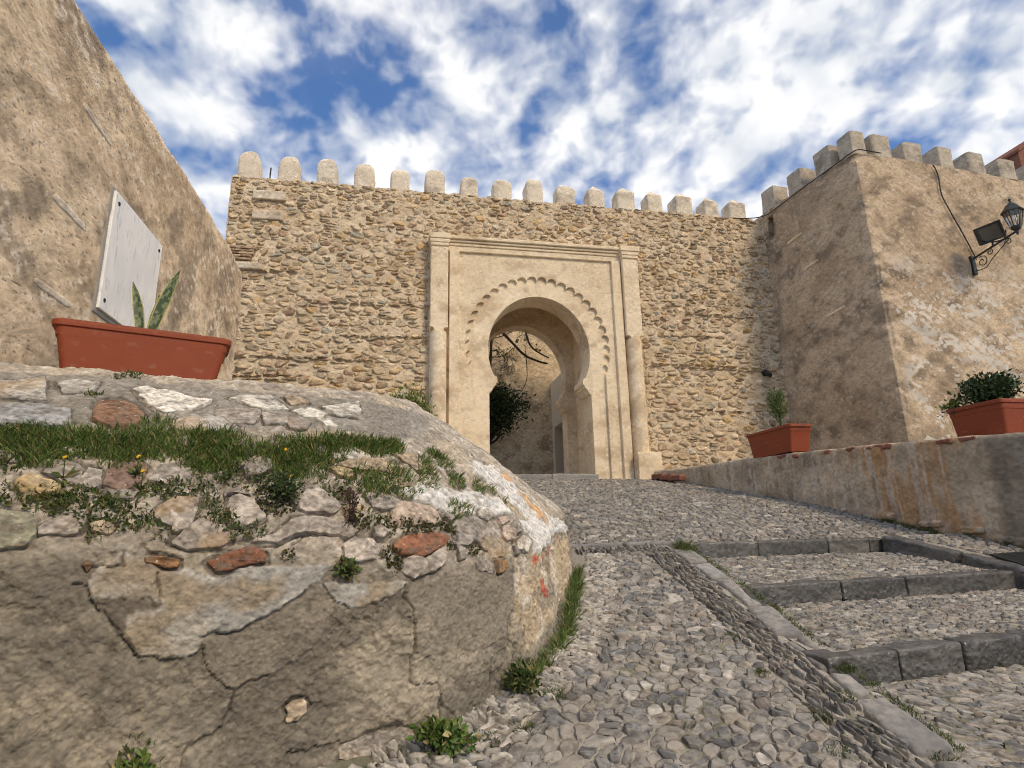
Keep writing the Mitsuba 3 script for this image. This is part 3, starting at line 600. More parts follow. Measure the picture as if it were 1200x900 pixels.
# ------------------------------------------------------------------ gate
GT = thing('arched_gate', 'cream plastered horseshoe-arch gateway with scalloped border and slim columns', 'gate')
CX, CZ = 3.19, 4.95
def horseshoe(grow=0., foot=1.0):
    c = affinity.scale(Point(CX, CZ).buffer(1, quad_segs=48), 1.225+grow, 1.365+grow).difference(sbox(0, 0, 9, 4.27))
    j = 1.21+grow; e = 1.06+grow
    return c.union(Polygon([(CX-e, 4.29), (CX+e, 4.29), (CX+e+.01, 4.17), (CX+j, 3.93), (CX+j, foot), (CX-j, foot), (CX-j, 3.93), (CX-e-.01, 4.17)])).buffer(.004)
O = horseshoe()
GA, GB = .62, 5.74
scene[GT+'__archivolt'] = ply(wall_slab(sbox(GA, 1.5, GB, 7.62).difference(O), 12.90, 13.62), 'plaster_gate', 20)
sc = Point(CX-.03, 5.06).buffer(1.63, quad_segs=40).difference(sbox(0, 0, 9, 4.55))
for a in np.linspace(-18.5, 198.5, 26): 
    ra = math.radians(a); sc = sc.union(Point(CX-.03+1.635*math.cos(ra), 5.06+1.635*math.sin(ra)).buffer(.118, quad_segs=6))
    ra += .03; sc = sc.union(Polygon([(CX-.03+r*math.cos(ra+o), 5.06+r*math.sin(ra+o)) for r, o in ((1.5, -.075), (1.64, -.06), (1.64, .06), (1.5, .075))]))
sc = sc.union(sbox(CX-1.60, 1.0, CX+1.58, 4.56))
scene[GT+'__scalloped_panel'] = ply(wall_slab(sbox(1.27, 1.45, 5.08, 7.31).difference(sc), 12.825, 12.91), 'plaster_gate', 20)
for (x0, x1) in ((1.05, 1.28), (5.05, 5.27)):
    add(GT+'__frame_strip', xf(rbox((x1-x0, .20, 5.9), .012, 4, .006, int(x0*7), 3), ((x0+x1)/2, 12.845, 4.38)), 'plaster_gate', 40)
add(GT+'__lintel_band', xf(rbox((5.30-1.0, .165, .13), .012, 4, .006, 3, 3), (3.15, 12.846, 7.375)), 'plaster_gate', 40)
for i, (z0, h, y) in enumerate(((7.44, .072, 12.735), (7.515, .06, 12.695), (7.578, .085, 12.645))):
    add(GT+'__cornice', xf(rbox((5.32-1.0, 13.05-y, h), .018, 4, .006, i+5, 3), (3.15, (13.05+y)/2, z0+h/2)), 'plaster_gate', 40)
def column(cx, mirror, pedestal):
    w = .40
    add(GT+'__pilaster', xf(rbox((w, .42, 2.02), .018, 4, .008, int(cx*5), 3), (cx, 12.86, 6.37)), 'plaster_gate', 40)
    n = 28; th = np.arange(n)*2*math.pi/n; rings = []
    for z, rx, ry in ((1.5, .19, .21), (2.3, .187, .205), (5.0, .18, .20), (5.28, .178, .195)):
        rings.append(np.c_[cx+rx*np.cos(th), 12.81+ry*np.sin(th), np.full(n, z)])
    add(GT+'__column_shaft', ring_loft(rings), 'plaster_gate', 40)
    m = wall_slab(Polygon([(cx-.2, 5.42), (cx-.2, 5.36), (cx-.13, 5.35), (cx-.09, 5.27), (cx, 5.23), (cx+.09, 5.27), (cx+.13, 5.35), (cx+.2, 5.36), (cx+.2, 5.42)]), 12.64, 12.90); add(GT+'__corbel', m, 'plaster_gate', 30)
    for z0, h, g in ((7.36, .08, .015), (7.443, .09, .03), (7.536, .14, .05)):
        add(GT+'__capital', xf(rbox((w+2*g, .46+2*g, h), .015, 4, .006, int(z0*9), 3), (cx, 12.86, z0+h/2)), 'plaster_gate', 40)
    if pedestal: add(GT+'__pedestal', xf(rbox((.58, .62, .75), .03, 5, .03, 5, 4), (cx+.07, 12.80, 2.16)), 'plaster_gate', 40)
column(.81, False, False); column(5.50, True, True)
# rear arch and the chamber between the two arches
scene[GT+'__rear_arch'] = ply(wall_slab(sbox(1.70, 1.2, 4.68, 6.97).difference(horseshoe(-.0)), 15.0, 15.46), 'plaster_gate', 20)
for y0 in (12.86, 14.98):
    for sx in (-1, 1):
        x = CX+sx*1.21
        prof = [(.05, 4.31), (-.165, 4.31), (-.19, 4.26), (-.19, 4.17), (-.15, 4.15), (-.15, 4.10), (-.10, 4.06), (-.04, 3.95), (.05, 3.91)]
        m = wall_slab(Polygon([(x+sx*a, b) for a, b in prof]), y0+.03, y0+(.78 if y0 < 14 else .5)); add(GT+'__impost', m, 'plaster_gate', 20)
# courtyard behind
CW = thing('courtyard_wall', 'weathered cream wall closing the courtyard behind the arch', 'wall')
xs = np.linspace(-4, 12, 120); zs = np.linspace(1.6, 8.6, 70); X, Z = np.meshgrid(xs, zs, indexing='ij'); P = np.stack([X, 19+0*X, Z], -1); P = rough_face(P, np.array([0, -1., 0])+0*P, .12, .6, 6)
P = np.concatenate([P, P[:, -1:]+[0, .5, .02]], 1); scene[CW] = ply((P.reshape(-1, 3), grid_faces(*P.shape[:2])), 'plaster_court', True)
SWH = thing('whitewashed_wall', 'smooth pale side wall with a dark doorway, right side of the courtyard', 'wall')
side = sbox(15.6, 1.6, 19.2, 5.72).difference(sbox(17.75, 1.5, 18.75, 4.15)); m = trimesh.creation.extrude_polygon(side, .5, engine='earcut'); v = np.array(m.vertices)
scene[SWH+'__wall'] = ply(trimesh.Trimesh(np.c_[5.04+v[:, 2], v[:, 0], v[:, 1]], m.faces), 'whitewash', False)
def open_box(lo, hi, axis, side):
    m = trimesh.creation.box(bounds=[lo, hi]); keep = m.face_normals[:, axis]*side < .5; return trimesh.Trimesh(m.vertices, m.faces[keep], process=False)
scene[SWH+'__doorway'] = ply(open_box((5.535, 17.6, 1.5), (7.4, 18.9, 4.3), 0, -1), 'whitewash', False)

# ------------------------------------------------------------------ tower
TW = thing('plaster_tower', 'battered square tower in brown flaking plaster with block merlons, on the right', 'tower')
def tower_pt(s, z):
    k = np.clip((9.1-z)/6.7, 0, 1.3); C = np.stack([10.02-.25*k, 10.08-.30*k], -1); A = np.stack([9.53+.03*k, 13.3+0*k], -1); B = np.stack([26+0*k, 11.15-.3*k], -1)
    la, lb = 3.2, 16.0
    t = s-la; rd = .10
    f = lambda u: np.where((u < 0)[..., None], C+(A-C)*(-u/la)[..., None], C+(B-C)*(u/lb)[..., None])
    return .25*f(t-rd)+.5*f(t)+.25*f(t+rd)
ss = np.r_[np.linspace(0, 2.9, 80), np.linspace(2.92, 3.5, 26), np.linspace(3.54, 9.5, 130), np.linspace(9.7, 19, 40)]; zs = np.linspace(-1.6, 9.1, 210)
S_, Z_ = np.meshgrid(ss, zs, indexing='ij'); Q = tower_pt(S_, Z_); P = np.concatenate([Q, Z_[..., None]], -1)
tg = np.gradient(P[..., :2], axis=0); tg /= np.linalg.norm(tg, axis=-1, keepdims=True); N = np.stack([tg[..., 1], -tg[..., 0], 0*Z_], -1)
edge = np.exp(-((S_-3.2)/.22)**2)
P = rough_face(P, N, .06, .7, 12); P = rough_face(P, N, .022, 3.3, 13); P = P+N*(edge*(.20*(meshkit.fbm(P*[1.5, 1.5, 2.2], 5, 17)-.62)))[..., None]
sc_ = np.clip((meshkit.fbm(P*1.6+9, 4, 23)-.5)*9, -1, 1)*np.clip((P[..., 2]-1.5)/2, 0, 1)*np.clip((6.9-P[..., 2])/.8, 0, 1)*(S_ > 3.3); P = P+N*(.03*sc_)[..., None]
F = grid_faces(*S_.shape); c = P.reshape(-1, 3)[F].mean(1); slit = (c[:, 1] > 12.61) & (c[:, 1] < 12.80) & (c[:, 2] > 8.33) & (c[:, 2] < 8.87) & (c[:, 0] < 9.9)
top = np.concatenate([P[:, -1:], P[:, -1:]-N[:, -1:]*.04+[0, 0, .03], P[:, -1:]-N[:, -1:]*.9+[0, 0, .03]], 1)
scene[TW+'__render'] = ply((P.reshape(-1, 3), F[~slit]), 'plaster_tower', True)
scene[TW+'__parapet_top'] = ply((top.reshape(-1, 3), grid_faces(*top.shape[:2])), 'plaster_tower', True)
sv = P.reshape(-1, 3)[np.unique(F[slit])]; scene[TW+'__window_slit'] = ply(open_box((sv[:, 0].min()+.01, sv[:, 1].min()-.005, sv[:, 2].min()-.005), (10.7, sv[:, 1].max()+.005, sv[:, 2].max()+.005), 0, -1), 'plaster_tower', False)
for i, s in enumerate((.55, 1.45, 2.32)):
    q = tower_pt(np.array(s), np.array(9.1)); m = merlon(.50, .50, .60, .12, True, i+31); add(TW+'__merlon', xf(m, (q[0]+.24, q[1]-.02, 9.08), rz=.10), 'merlon_grey', 50)
add(TW+'__merlon', xf(merlon(.40, .44, .62, .12, True, 40), (10.21, 10.33, 9.08), rz=.05), 'merlon_grey', 50)
for i in range(9):
    x = 10.83+.93*i+.01*i*i; y = 10.10+.0665*(x-10.02); add(TW+'__merlon', xf(merlon(.50+.02*math.sin(i*2), .58, .56, .11, True, 50+i), (x, y+.27, 9.08), rz=.06), 'merlon_grey', 50)
for y, z, ln in ((11.6, 7.0, .45), (11.1, 5.6, .5), (12.0, 7.9, .5)):
    q = tower_pt(np.array(13.3-y), np.array(z)); add(TW+'__mortar_strip', xf(rbox((.06, ln, .06), .02, 5, .012, int(z*3), 8), (q[0]-.01, y, z), rx=-.1, rz=.12), 'plaster_gate', True)
# cables on the tower
k = thing('wall_cable', 'black cable sagging along the tower top edge and round its corner', 'cable')
pts = [(8.7, 12.96, 8.92), (9.2, 12.9, 8.93)]+[tuple(tower_pt(np.array(s), np.array(z))+np.array([-.05, -.03]))+(z,) for s, z in ((.5, 8.98), (1.2, 9.0), (2.0, 9.04), (2.7, 9.06), (3.1, 9.08))]+[tuple(tower_pt(np.array(s), np.array(9.12))+np.array([-.01, -.07]))+(9.12,) for s in (3.3, 3.6, 3.9)]
scene[k] = ply(tube(curve(pts, 60), .013, 6), 'cable_black', 40)
k = thing('lamp_cable', 'thin cable dropping from the tower merlons down to the lantern bracket', 'cable')
def tface(x, z): q = tower_pt(np.array(3.2+x-10.02), np.array(z)); return (float(q[0]), float(q[1])-.05, z)
scene[k] = ply(tube(curve([tface(12.22, 9.05), tface(12.30, 8.75), tface(12.27, 8.3), tface(12.42, 7.8), tface(12.62, 7.3), tface(12.85, 6.62)], 50), .014, 6), 'cable_black', 40)
# house beyond the tower
k = thing('red_house', 'dark red house corner just showing above the tower at the right edge', 'house')
scene[k+'__wall'] = ply(wall_slab(Polygon([(37.9, 6), (37.9, 23.4), (39.6, 24.6), (46, 24.6), (46, 6)]), 26, 31), 'red_brick', False)
scene[k+'__coping'] = ply(wall_slab(Polygon([(37.8, 23.33), (37.8, 23.53), (39.55, 24.8), (46.2, 24.8), (46.2, 24.6), (39.6, 24.6)]), 25.85, 31.1), 'red_brick', False)

# ------------------------------------------------------------------ parapet on the right with its terrace
PP = thing('parapet_wall', 'low rendered parapet on the right with ochre run-off stains and brick edges', 'wall')
pp = [(5.60, 12.6), (5.98, 11.0), (6.0, 9), (6.0, 6.2), (6.05, 5.3), (6.35, 4.3), (6.9, 3.2), (7.8, 1.8)]
q = curve(pp, 240); tg = np.gradient(q, axis=0); tg /= np.linalg.norm(tg, axis=1, keepdims=True); nn = np.c_[tg[:, 1], -tg[:, 0]]
ztop = np.interp(q[:, 1], [1.5, 4.9, 6.9, 9.1, 12.6], [1.66, 1.755, 1.89, 2.02, 2.12])
def off(o, z): return np.c_[q+nn*o, np.broadcast_to(z, len(q))]
cols = [off(.0, -.6)]+[off(.0, -.2+(ztop+.2-.05)*w) for w in np.linspace(0, 1, 40)]+[off(-.02, ztop-.01), off(-.06, ztop), off(-.25, ztop+.005), off(-.44, ztop), off(-.45, ztop-.04), off(-.45, -.6)]
P = np.stack(cols, 1); N = np.zeros_like(P); N[..., :2] = nn[:, None]; P = rough_face(P, N, .03, 1.5, 22); P = rough_face(P, N, .014, 7, 23)
P[..., 2] += (.03*(meshkit.fbm(P*6, 3, 24)-.5))*(P[..., 2] > ztop[:, None]-.1)
scene[PP+'__render'] = ply((P.reshape(-1, 3), grid_faces(*P.shape[:2])), 'parapet_render', True)
rng = np.random.default_rng(8)
for i in range(16):
    y = rng.uniform(4.6, 8.5); j = np.argmin(np.abs(q[:, 1]-y)); p = q[j]-nn[j]*(.01+.03*rng.random())
    add(PP+'__brick', xf(rbox((.10, .08+.1*rng.random(), .035+.02*rng.random()), .012, 4, .02, i, 12), (p[0]+.01, p[1], ztop[j]-.028-.03*rng.random()), rz=rng.normal()*.2), 'red_brick', True)
for i, (y, z, w, h) in enumerate(((5.9, .90, .3, .14), (5.45, .84, .26, .14), (6.5, 1.00, .24, .12), (4.95, .72, .24, .15), (5.15, .74, .20, .10), (7.3, 1.11, .22, .09))):
    j = np.argmin(np.abs(q[:, 1]-y)); add(PP+'__foot_stone', xf(rbox((.14, w, h*.7), .04, 6, .06, i+2, 6), (q[j, 0]+.02, y, z-.05)), 'parapet_render', True, uv=None)
for i in range(3):
    add(PP+'__end_brick', xf(rbox((.34, .2, .11), .02, 5, .02, i, 8), (5.66-.12*i*0+.02*i, 12.25-.36*i, 1.96-.05*i), rz=-1.2), 'red_brick', True)
xs = np.linspace(5.7, 24, 60); ys_ = np.linspace(3, 13.2, 50)
key = sheet('upper_terrace', xs, ys_, lambda x, y: 1.62+.04*(y-4), 'earth', .02, keep=lambda c: c[:, 0] > np.interp(c[:, 1], q[::-1, 1], q[::-1, 0])+.35)
DG = thing('drain_grate', 'dark slatted metal drain cover sunk in the side path below the parapet', 'drain cover')
fr = Polygon([(0, 0), (.70, 0), (.70, .52), (0, .52)]); inner = sbox(.035, .035, .665, .485)
def place_grate(m):
    v = np.array(m.vertices); x, y = 5.32+v[:, 0]+.12*v[:, 1], 4.22+v[:, 1]+.10*v[:, 0]
    return trimesh.Trimesh(np.c_[x, y, side_z(x, y)+.022+v[:, 2]], m.faces, process=False)
scene[DG+'__frame'] = ply(place_grate(trimesh.creation.extrude_polygon(fr.difference(inner), .02, engine='earcut')), 'iron', False)
for i in range(11): add(DG+'__bar', place_grate(xf(trimesh.creation.box(extents=(.63, .020, .018)), (.35, .055+.041*i, .008))), 'iron', False)
scene[DG+'__pit'] = ply(place_grate(open_box((.03, .03, -.45), (.67, .49, .0), 2, 1)), 'kerb_light', False)

# ------------------------------------------------------------------ the stone bank in the left foreground
BW = thing('stone_bank', 'rounded rubble and cement bank in the left foreground, topped with flagstones, weeds in its joints', 'retaining wall')
STONES=[
('pale',[(-1.462,1.897),(-1.264,1.952),(-1.184,1.677),(-1.272,1.661),(-1.392,1.675)]),
('pale',[(-1.214,1.927),(-1.130,1.962),(-1.036,1.937),(-1.048,1.827),(-1.156,1.779)]),
('brown',[(-1.014,1.745),(-0.920,1.775),(-0.848,1.713),(-0.792,1.597),(-0.800,1.489),(-0.890,1.431),(-0.984,1.513)]),
('blue',[(-1.364,1.583),(-1.182,1.627),(-1.076,1.587),(-1.046,1.481),(-1.098,1.449),(-1.316,1.431)]),
('white',[(-0.894,1.875),(-0.852,1.945),(-0.706,1.907),(-0.517,1.803),(-0.611,1.671),(-0.726,1.589),(-0.804,1.711)]),
('pale',[(-0.681,1.521),(-0.589,1.621),(-0.517,1.603),(-0.395,1.523),(-0.391,1.467),(-0.651,1.423)]),
('white',[(-0.457,1.839),(-0.385,1.903),(-0.243,1.921),(-0.195,1.843),(-0.151,1.731),(-0.285,1.695)]),
('tan',[(-0.175,1.923),(-0.059,1.947),(-0.027,1.863),(-0.129,1.819)]),
('white',[(-0.139,1.721),(-0.029,1.787),(0.059,1.719),(0.023,1.643),(-0.077,1.639)]),
('white',[(0.027,1.821),(0.273,1.943),(0.269,1.807),(0.129,1.735)]),
('white',[(-0.017,1.625),(0.061,1.627),(0.091,1.551),(0.029,1.539)]),
('white',[(0.077,1.723),(0.199,1.753),(0.215,1.699),(0.103,1.683)]),
('greyst',[(-0.505,1.723),(-0.323,1.711),(-0.283,1.663),(-0.327,1.551),(-0.443,1.563),(-0.503,1.637)]),
('greyst',[(-0.291,1.661),(-0.163,1.693),(-0.141,1.607),(-0.181,1.533),(-0.271,1.539)]),
('greyst',[(-0.157,1.627),(-0.091,1.649),(-0.043,1.569),(-0.071,1.503),(-0.163,1.501)]),
('white',[(0.033,1.359),(0.149,1.391),(0.221,1.357),(0.243,1.327),(0.041,1.305)]),
('tan',[(0.019,1.269),(0.207,1.327),(0.425,1.329),(0.511,1.319),(0.421,1.267),(0.159,1.251)]),
('tan',[(0.357,1.405),(0.521,1.413),(0.657,1.365),(0.741,1.301),(0.545,1.281),(0.481,1.325)]),
('greyst',[(-1.068,1.137),(-1.044,1.213),(-0.964,1.193),(-0.940,1.153),(-0.942,1.061),(-0.996,1.081)]),
('purple',[(-0.866,1.143),(-0.830,1.243),(-0.776,1.227),(-0.720,1.183),(-0.742,1.099),(-0.796,1.039),(-0.866,1.067)]),
('greyst',[(-0.940,1.105),(-0.930,1.173),(-0.880,1.167),(-0.866,1.067),(-0.888,1.031),(-0.942,1.061)]),
('greyst',[(-0.846,1.029),(-0.792,1.049),(-0.738,1.035),(-0.748,0.991),(-0.820,0.993)]),
('greyst',[(-0.722,1.101),(-0.679,1.199),(-0.611,1.223),(-0.539,1.215),(-0.563,1.109),(-0.641,1.091)]),
('slab',[(-1.018,0.849),(-0.956,0.897),(-0.930,0.957),(-0.892,0.945),(-0.878,0.895),(-0.890,0.825),(-1.010,0.825)]),
('ochre',[(-1.138,1.049),(-1.108,1.105),(-1.010,1.057),(-0.986,1.033),(-1.020,1.003),(-1.090,0.975)]),
('green',[(-1.160,0.913),(-1.044,0.917),(-1.020,0.849),(-1.016,0.821),(-1.032,0.781),(-1.120,0.763)]),
('slab',[(-0.661,0.951),(-0.601,1.019),(-0.519,1.011),(-0.537,0.851),(-0.607,0.869),(-0.681,0.903)]),
('tan',[(-0.868,0.857),(-0.818,0.879),(-0.778,0.847),(-0.798,0.823),(-0.854,0.839)]),
('greyst',[(-0.373,1.233),(-0.321,1.275),(-0.239,1.271),(-0.239,1.225),(-0.285,1.177),(-0.349,1.159)]),
('slab',[(-0.407,1.043),(-0.365,1.067),(-0.309,1.047),(-0.273,0.985),(-0.263,0.947),(-0.337,0.901),(-0.399,0.909),(-0.413,0.983)]),
('slab',[(-0.155,1.033),(-0.101,1.119),(-0.025,1.127),(0.039,1.091),(0.069,1.045),(0.025,1.003),(-0.109,1.007)]),
('slab',[(-0.231,0.879),(-0.157,0.959),(-0.065,0.985),(0.029,0.977),(0.067,0.945),(0.039,0.905),(-0.029,0.907),(-0.119,0.899),(-0.217,0.847),(-0.353,0.841)]),
('slab',[(-0.599,0.809),(-0.511,0.919),(-0.433,0.905),(-0.381,0.845),(-0.413,0.813),(-0.531,0.793)]),
('slab',[(-0.623,0.997),(-0.555,1.015),(-0.523,0.979),(-0.525,0.913),(-0.545,0.865),(-0.603,0.839)]),
('greyst',[(-0.107,1.375),(-0.023,1.401),(0.029,1.357),(-0.005,1.333),(-0.079,1.343)]),
('tan',[(0.077,1.341),(0.107,1.397),(0.183,1.383),(0.171,1.277),(0.091,1.301)]),
('ochre',[(0.013,1.249),(0.075,1.265),(0.131,1.247),(0.127,1.207),(0.055,1.209)]),
('ochre',[(0.065,1.045),(0.107,1.089),(0.155,1.055),(0.133,1.005),(0.083,1.001)]),
('greyst',[(0.179,1.135),(0.269,1.131),(0.381,1.119),(0.325,1.065),(0.207,1.053)]),
('pink',[(0.275,0.983),(0.305,1.081),(0.407,1.117),(0.553,1.093),(0.645,1.019),(0.463,0.997)]),
('greyst',[(0.671,1.005),(0.737,1.039),(0.885,1.043),(1.009,0.943),(0.989,0.909),(0.787,0.901),(0.717,0.879),(0.645,0.929)]),
('greyst',[(0.639,0.911),(0.703,0.877),(0.689,0.825),(0.639,0.819)]),
('red',[(0.283,0.905),(0.379,0.945),(0.557,0.953),(0.615,0.925),(0.575,0.899),(0.491,0.863),(0.435,0.835),(0.325,0.849),(0.281,0.867)]),
('lump',[(0.307,0.815),(0.373,0.851),(0.429,0.827),(0.499,0.859),(0.575,0.899),(0.611,0.903),(0.567,0.821),(0.493,0.777),(0.365,0.743),(0.317,0.775)]),
('tan',[(0.803,0.913),(0.949,0.915),(1.085,0.885),(1.099,0.821),(0.987,0.797),(0.877,0.803),(0.863,0.847)]),
('greyst',[(0.745,0.809),(0.837,0.837),(0.879,0.767),(0.853,0.727),(0.745,0.769)]),
('orange',[(0.895,0.791),(1.005,0.779),(0.985,0.735),(0.895,0.719)]),
('pink',[(1.087,0.949),(1.183,0.953),(1.225,0.889),(1.155,0.857),(1.067,0.889)]),
('greyst',[(1.227,0.957),(1.345,0.949),(1.321,0.887),(1.241,0.891)]),
('white',[(1.197,0.855),(1.329,0.863),(1.391,0.813),(1.295,0.763),(1.165,0.809)]),
('greyst',[(1.151,0.843),(1.189,0.777),(1.121,0.777)]),
('greyst',[(0.921,1.065),(1.051,1.069),(1.089,1.025),(0.973,0.993),(0.917,1.029)]),
('pink',[(1.109,1.013),(1.239,1.009),(1.249,0.971),(1.121,0.967)]),
('lump',[(0.051,0.865),(0.105,0.905),(0.175,0.897),(0.217,0.851),(0.195,0.815),(0.095,0.789),(0.063,0.811)]),
('slab',[(0.033,0.917),(0.081,0.963),(0.121,0.929),(0.085,0.895)]),
('lump',[(0.189,0.945),(0.231,0.971),(0.271,0.937),(0.231,0.905),(0.195,0.907)]),
('red',[(-0.473,0.751),(-0.417,0.785),(-0.317,0.817),(-0.257,0.805),(-0.249,0.769),(-0.311,0.755),(-0.401,0.725),(-0.439,0.721)]),
('orange',[(-0.673,0.761),(-0.609,0.763),(-0.557,0.749),(-0.557,0.731),(-0.605,0.731),(-0.663,0.745)]),
('dark',[(-0.864,0.727),(-0.848,0.739),(-0.826,0.733),(-0.842,0.709)]),
('tan',[(-0.145,0.308),(-0.123,0.324),(-0.081,0.324),(-0.079,0.290),(-0.129,0.264)]),
('greyst',[(0.055,0.164),(0.211,0.180),(0.337,0.176),(0.379,0.126),(0.253,0.106),(0.105,0.092),(0.057,0.110)]),
('tan',[(-0.145,0.282),(-0.129,0.316),(-0.079,0.316),(-0.069,0.290),(-0.107,0.262),(-0.145,0.266)]),
]
PATCHES=[
('skim',[(-0.836,0.679),(-0.818,0.717),(-0.740,0.761),(-0.671,0.745),(-0.567,0.733),(-0.451,0.717),(-0.311,0.749),(-0.171,0.759),(0.021,0.771),(-0.029,0.725),(-0.093,0.679),(-0.207,0.624),(-0.353,0.548),(-0.451,0.542),(-0.461,0.502),(-0.535,0.480),(-0.643,0.496),(-0.708,0.554),(-0.714,0.604),(-0.591,0.624),(-0.601,0.636),(-0.810,0.636)]),
('skim',[(-0.047,0.695),(0.133,0.721),(0.343,0.719),(0.329,0.687),(0.249,0.659),(0.155,0.638),(0.075,0.624),(0.013,0.642)]),
('smooth',[(-0.445,0.506),(-0.459,0.540),(-0.353,0.542),(-0.207,0.620),(-0.093,0.675),(0.023,0.657),(-0.017,0.528),(-0.079,0.482),(-0.221,0.406),(-0.327,0.374),(-0.417,0.414)]),
('smooth',[(0.333,0.711),(0.581,0.787),(0.771,0.793),(1.037,0.693),(1.011,0.514),(0.935,0.382),(0.721,0.384),(0.363,0.450),(0.373,0.540),(0.331,0.642)]),
('dark_tri',[(-0.810,0.636),(-0.603,0.636),(-0.591,0.624),(-0.651,0.610),(-0.714,0.604),(-0.716,0.556),(-0.758,0.592)]),
('dark_strip',[(-0.754,0.548),(-0.724,0.542),(-0.722,0.488),(-0.726,0.406),(-0.730,0.332),(-0.742,0.322),(-0.746,0.404),(-0.750,0.488)]),
('wash',[(0.311,1.159),(0.503,1.203),(0.693,1.219),(1.017,1.189),(1.249,1.135),(1.347,0.993),(0.913,1.077),(0.681,1.061),(0.611,1.083),(0.485,1.101),(0.415,1.141)]),
('wash',[(1.285,1.431),(1.763,1.381),(1.833,1.227),(1.899,1.017),(2.068,0.819),(2.514,0.703),(2.670,0.570),(1.881,0.713),(1.761,0.687),(1.447,0.697),(1.355,0.721),(1.431,0.787),(1.349,0.875),(1.353,0.953),(1.541,0.921),(1.481,1.009),(1.317,1.175),(1.273,1.263),(1.151,1.321)]),
('orangep',[(1.745,1.159),(1.857,1.053),(2.002,0.803),(1.924,0.773),(1.787,0.863),(1.757,1.003)]),
('orangep',[(1.639,1.309),(1.960,1.257),(1.910,1.181),(1.731,1.217)]),
('ochrep',[(1.271,1.121),(1.411,1.087),(1.525,0.959),(1.483,0.943),(1.407,1.021)]),
('redp',[(1.345,0.707),(1.447,0.697),(1.443,0.659),(1.339,0.667)]),
('redp',[(1.431,0.538),(1.513,0.534),(1.509,0.480),(1.571,0.414),(1.485,0.430),(1.405,0.474)]),
('redp',[(1.761,0.687),(1.841,0.648),(1.767,0.612),(1.707,0.626)]),
('redp',[(1.513,0.673),(1.577,0.659),(1.561,0.628)]),
('tanp',[(1.023,0.524),(1.069,0.524),(1.105,0.458),(1.051,0.430)]),
('tanp',[(1.143,0.488),(1.387,0.474),(1.365,0.278),(1.221,0.254),(1.089,0.382)]),
('tanp',[(1.910,0.628),(2.618,0.538),(2.322,0.184),(1.970,0.218),(1.809,0.426)]),
('tanp',[(1.123,0.648),(1.441,0.610),(1.363,0.502),(1.075,0.556)]),
('nose',[(1.095,0.787),(1.337,0.743),(2.710,0.590),(2.600,0.152),(1.487,0.256),(1.141,0.248),(0.935,0.328),(1.029,0.568)]),
('topband',[(-1.518,2.004),(-1.128,2.052),(-0.315,1.972),(0.715,1.996),(1.587,1.952),(0.409,1.497),(-0.199,1.531),(-0.675,1.465),(-1.334,1.423)]),
]
CRACKS=[
[(-0.445,0.510),(-0.409,0.424),(-0.327,0.374),(-0.345,0.322),(-0.365,0.292),(-0.471,0.256),(-0.491,0.234),(-0.497,0.202)],
[(-0.327,0.374),(-0.279,0.394),(-0.221,0.410)],
[(-0.876,0.679),(-0.834,0.675),(-0.818,0.634),(-0.762,0.590),(-0.710,0.542),(-0.643,0.496),(-0.535,0.480),(-0.455,0.502)],
[(-0.459,0.542),(-0.353,0.548),(-0.207,0.624),(-0.093,0.679)],
[(-0.744,0.761),(-0.728,0.723),(-0.748,0.723),(-0.828,0.731)],
[(-0.625,0.709),(-0.607,0.642)],
[(0.333,0.711),(0.319,0.657),(0.369,0.618),(0.371,0.490),(0.343,0.408),(0.341,0.324),(0.381,0.308),(0.475,0.304),(0.491,0.262),(0.475,0.174)],
[(0.599,0.444),(0.581,0.382)],
[(0.817,0.312),(0.761,0.192)],
[(1.047,0.729),(1.049,0.568),(0.955,0.462),(0.935,0.382),(0.995,0.310),(0.899,0.166)],
[(0.491,0.262),(0.497,0.204),(0.555,0.156)],
[(-0.037,0.695),(0.013,0.642),(0.075,0.624)],
[(-0.145,0.262),(-0.139,0.312),(-0.081,0.322),(-0.057,0.298)],
[(0.051,0.166),(-0.021,0.160),(-0.121,0.176)],
[(-0.353,0.841),(-0.217,0.847),(-0.119,0.899),(-0.033,0.907),(0.039,0.905)],
[(-0.157,0.847),(-0.111,0.885),(-0.033,0.891)],
[(1.183,1.323),(1.221,1.231),(1.397,1.115),(1.493,0.947)],
[(0.319,1.155),(0.423,1.113),(0.569,1.099),(0.679,1.057)],
[(1.783,1.151),(1.861,1.009),(1.918,0.895)],
[(1.173,0.897),(1.095,0.787),(1.039,0.669),(1.025,0.536),(0.951,0.438),(0.925,0.368)],
[(0.337,1.079),(0.379,1.003)],
]
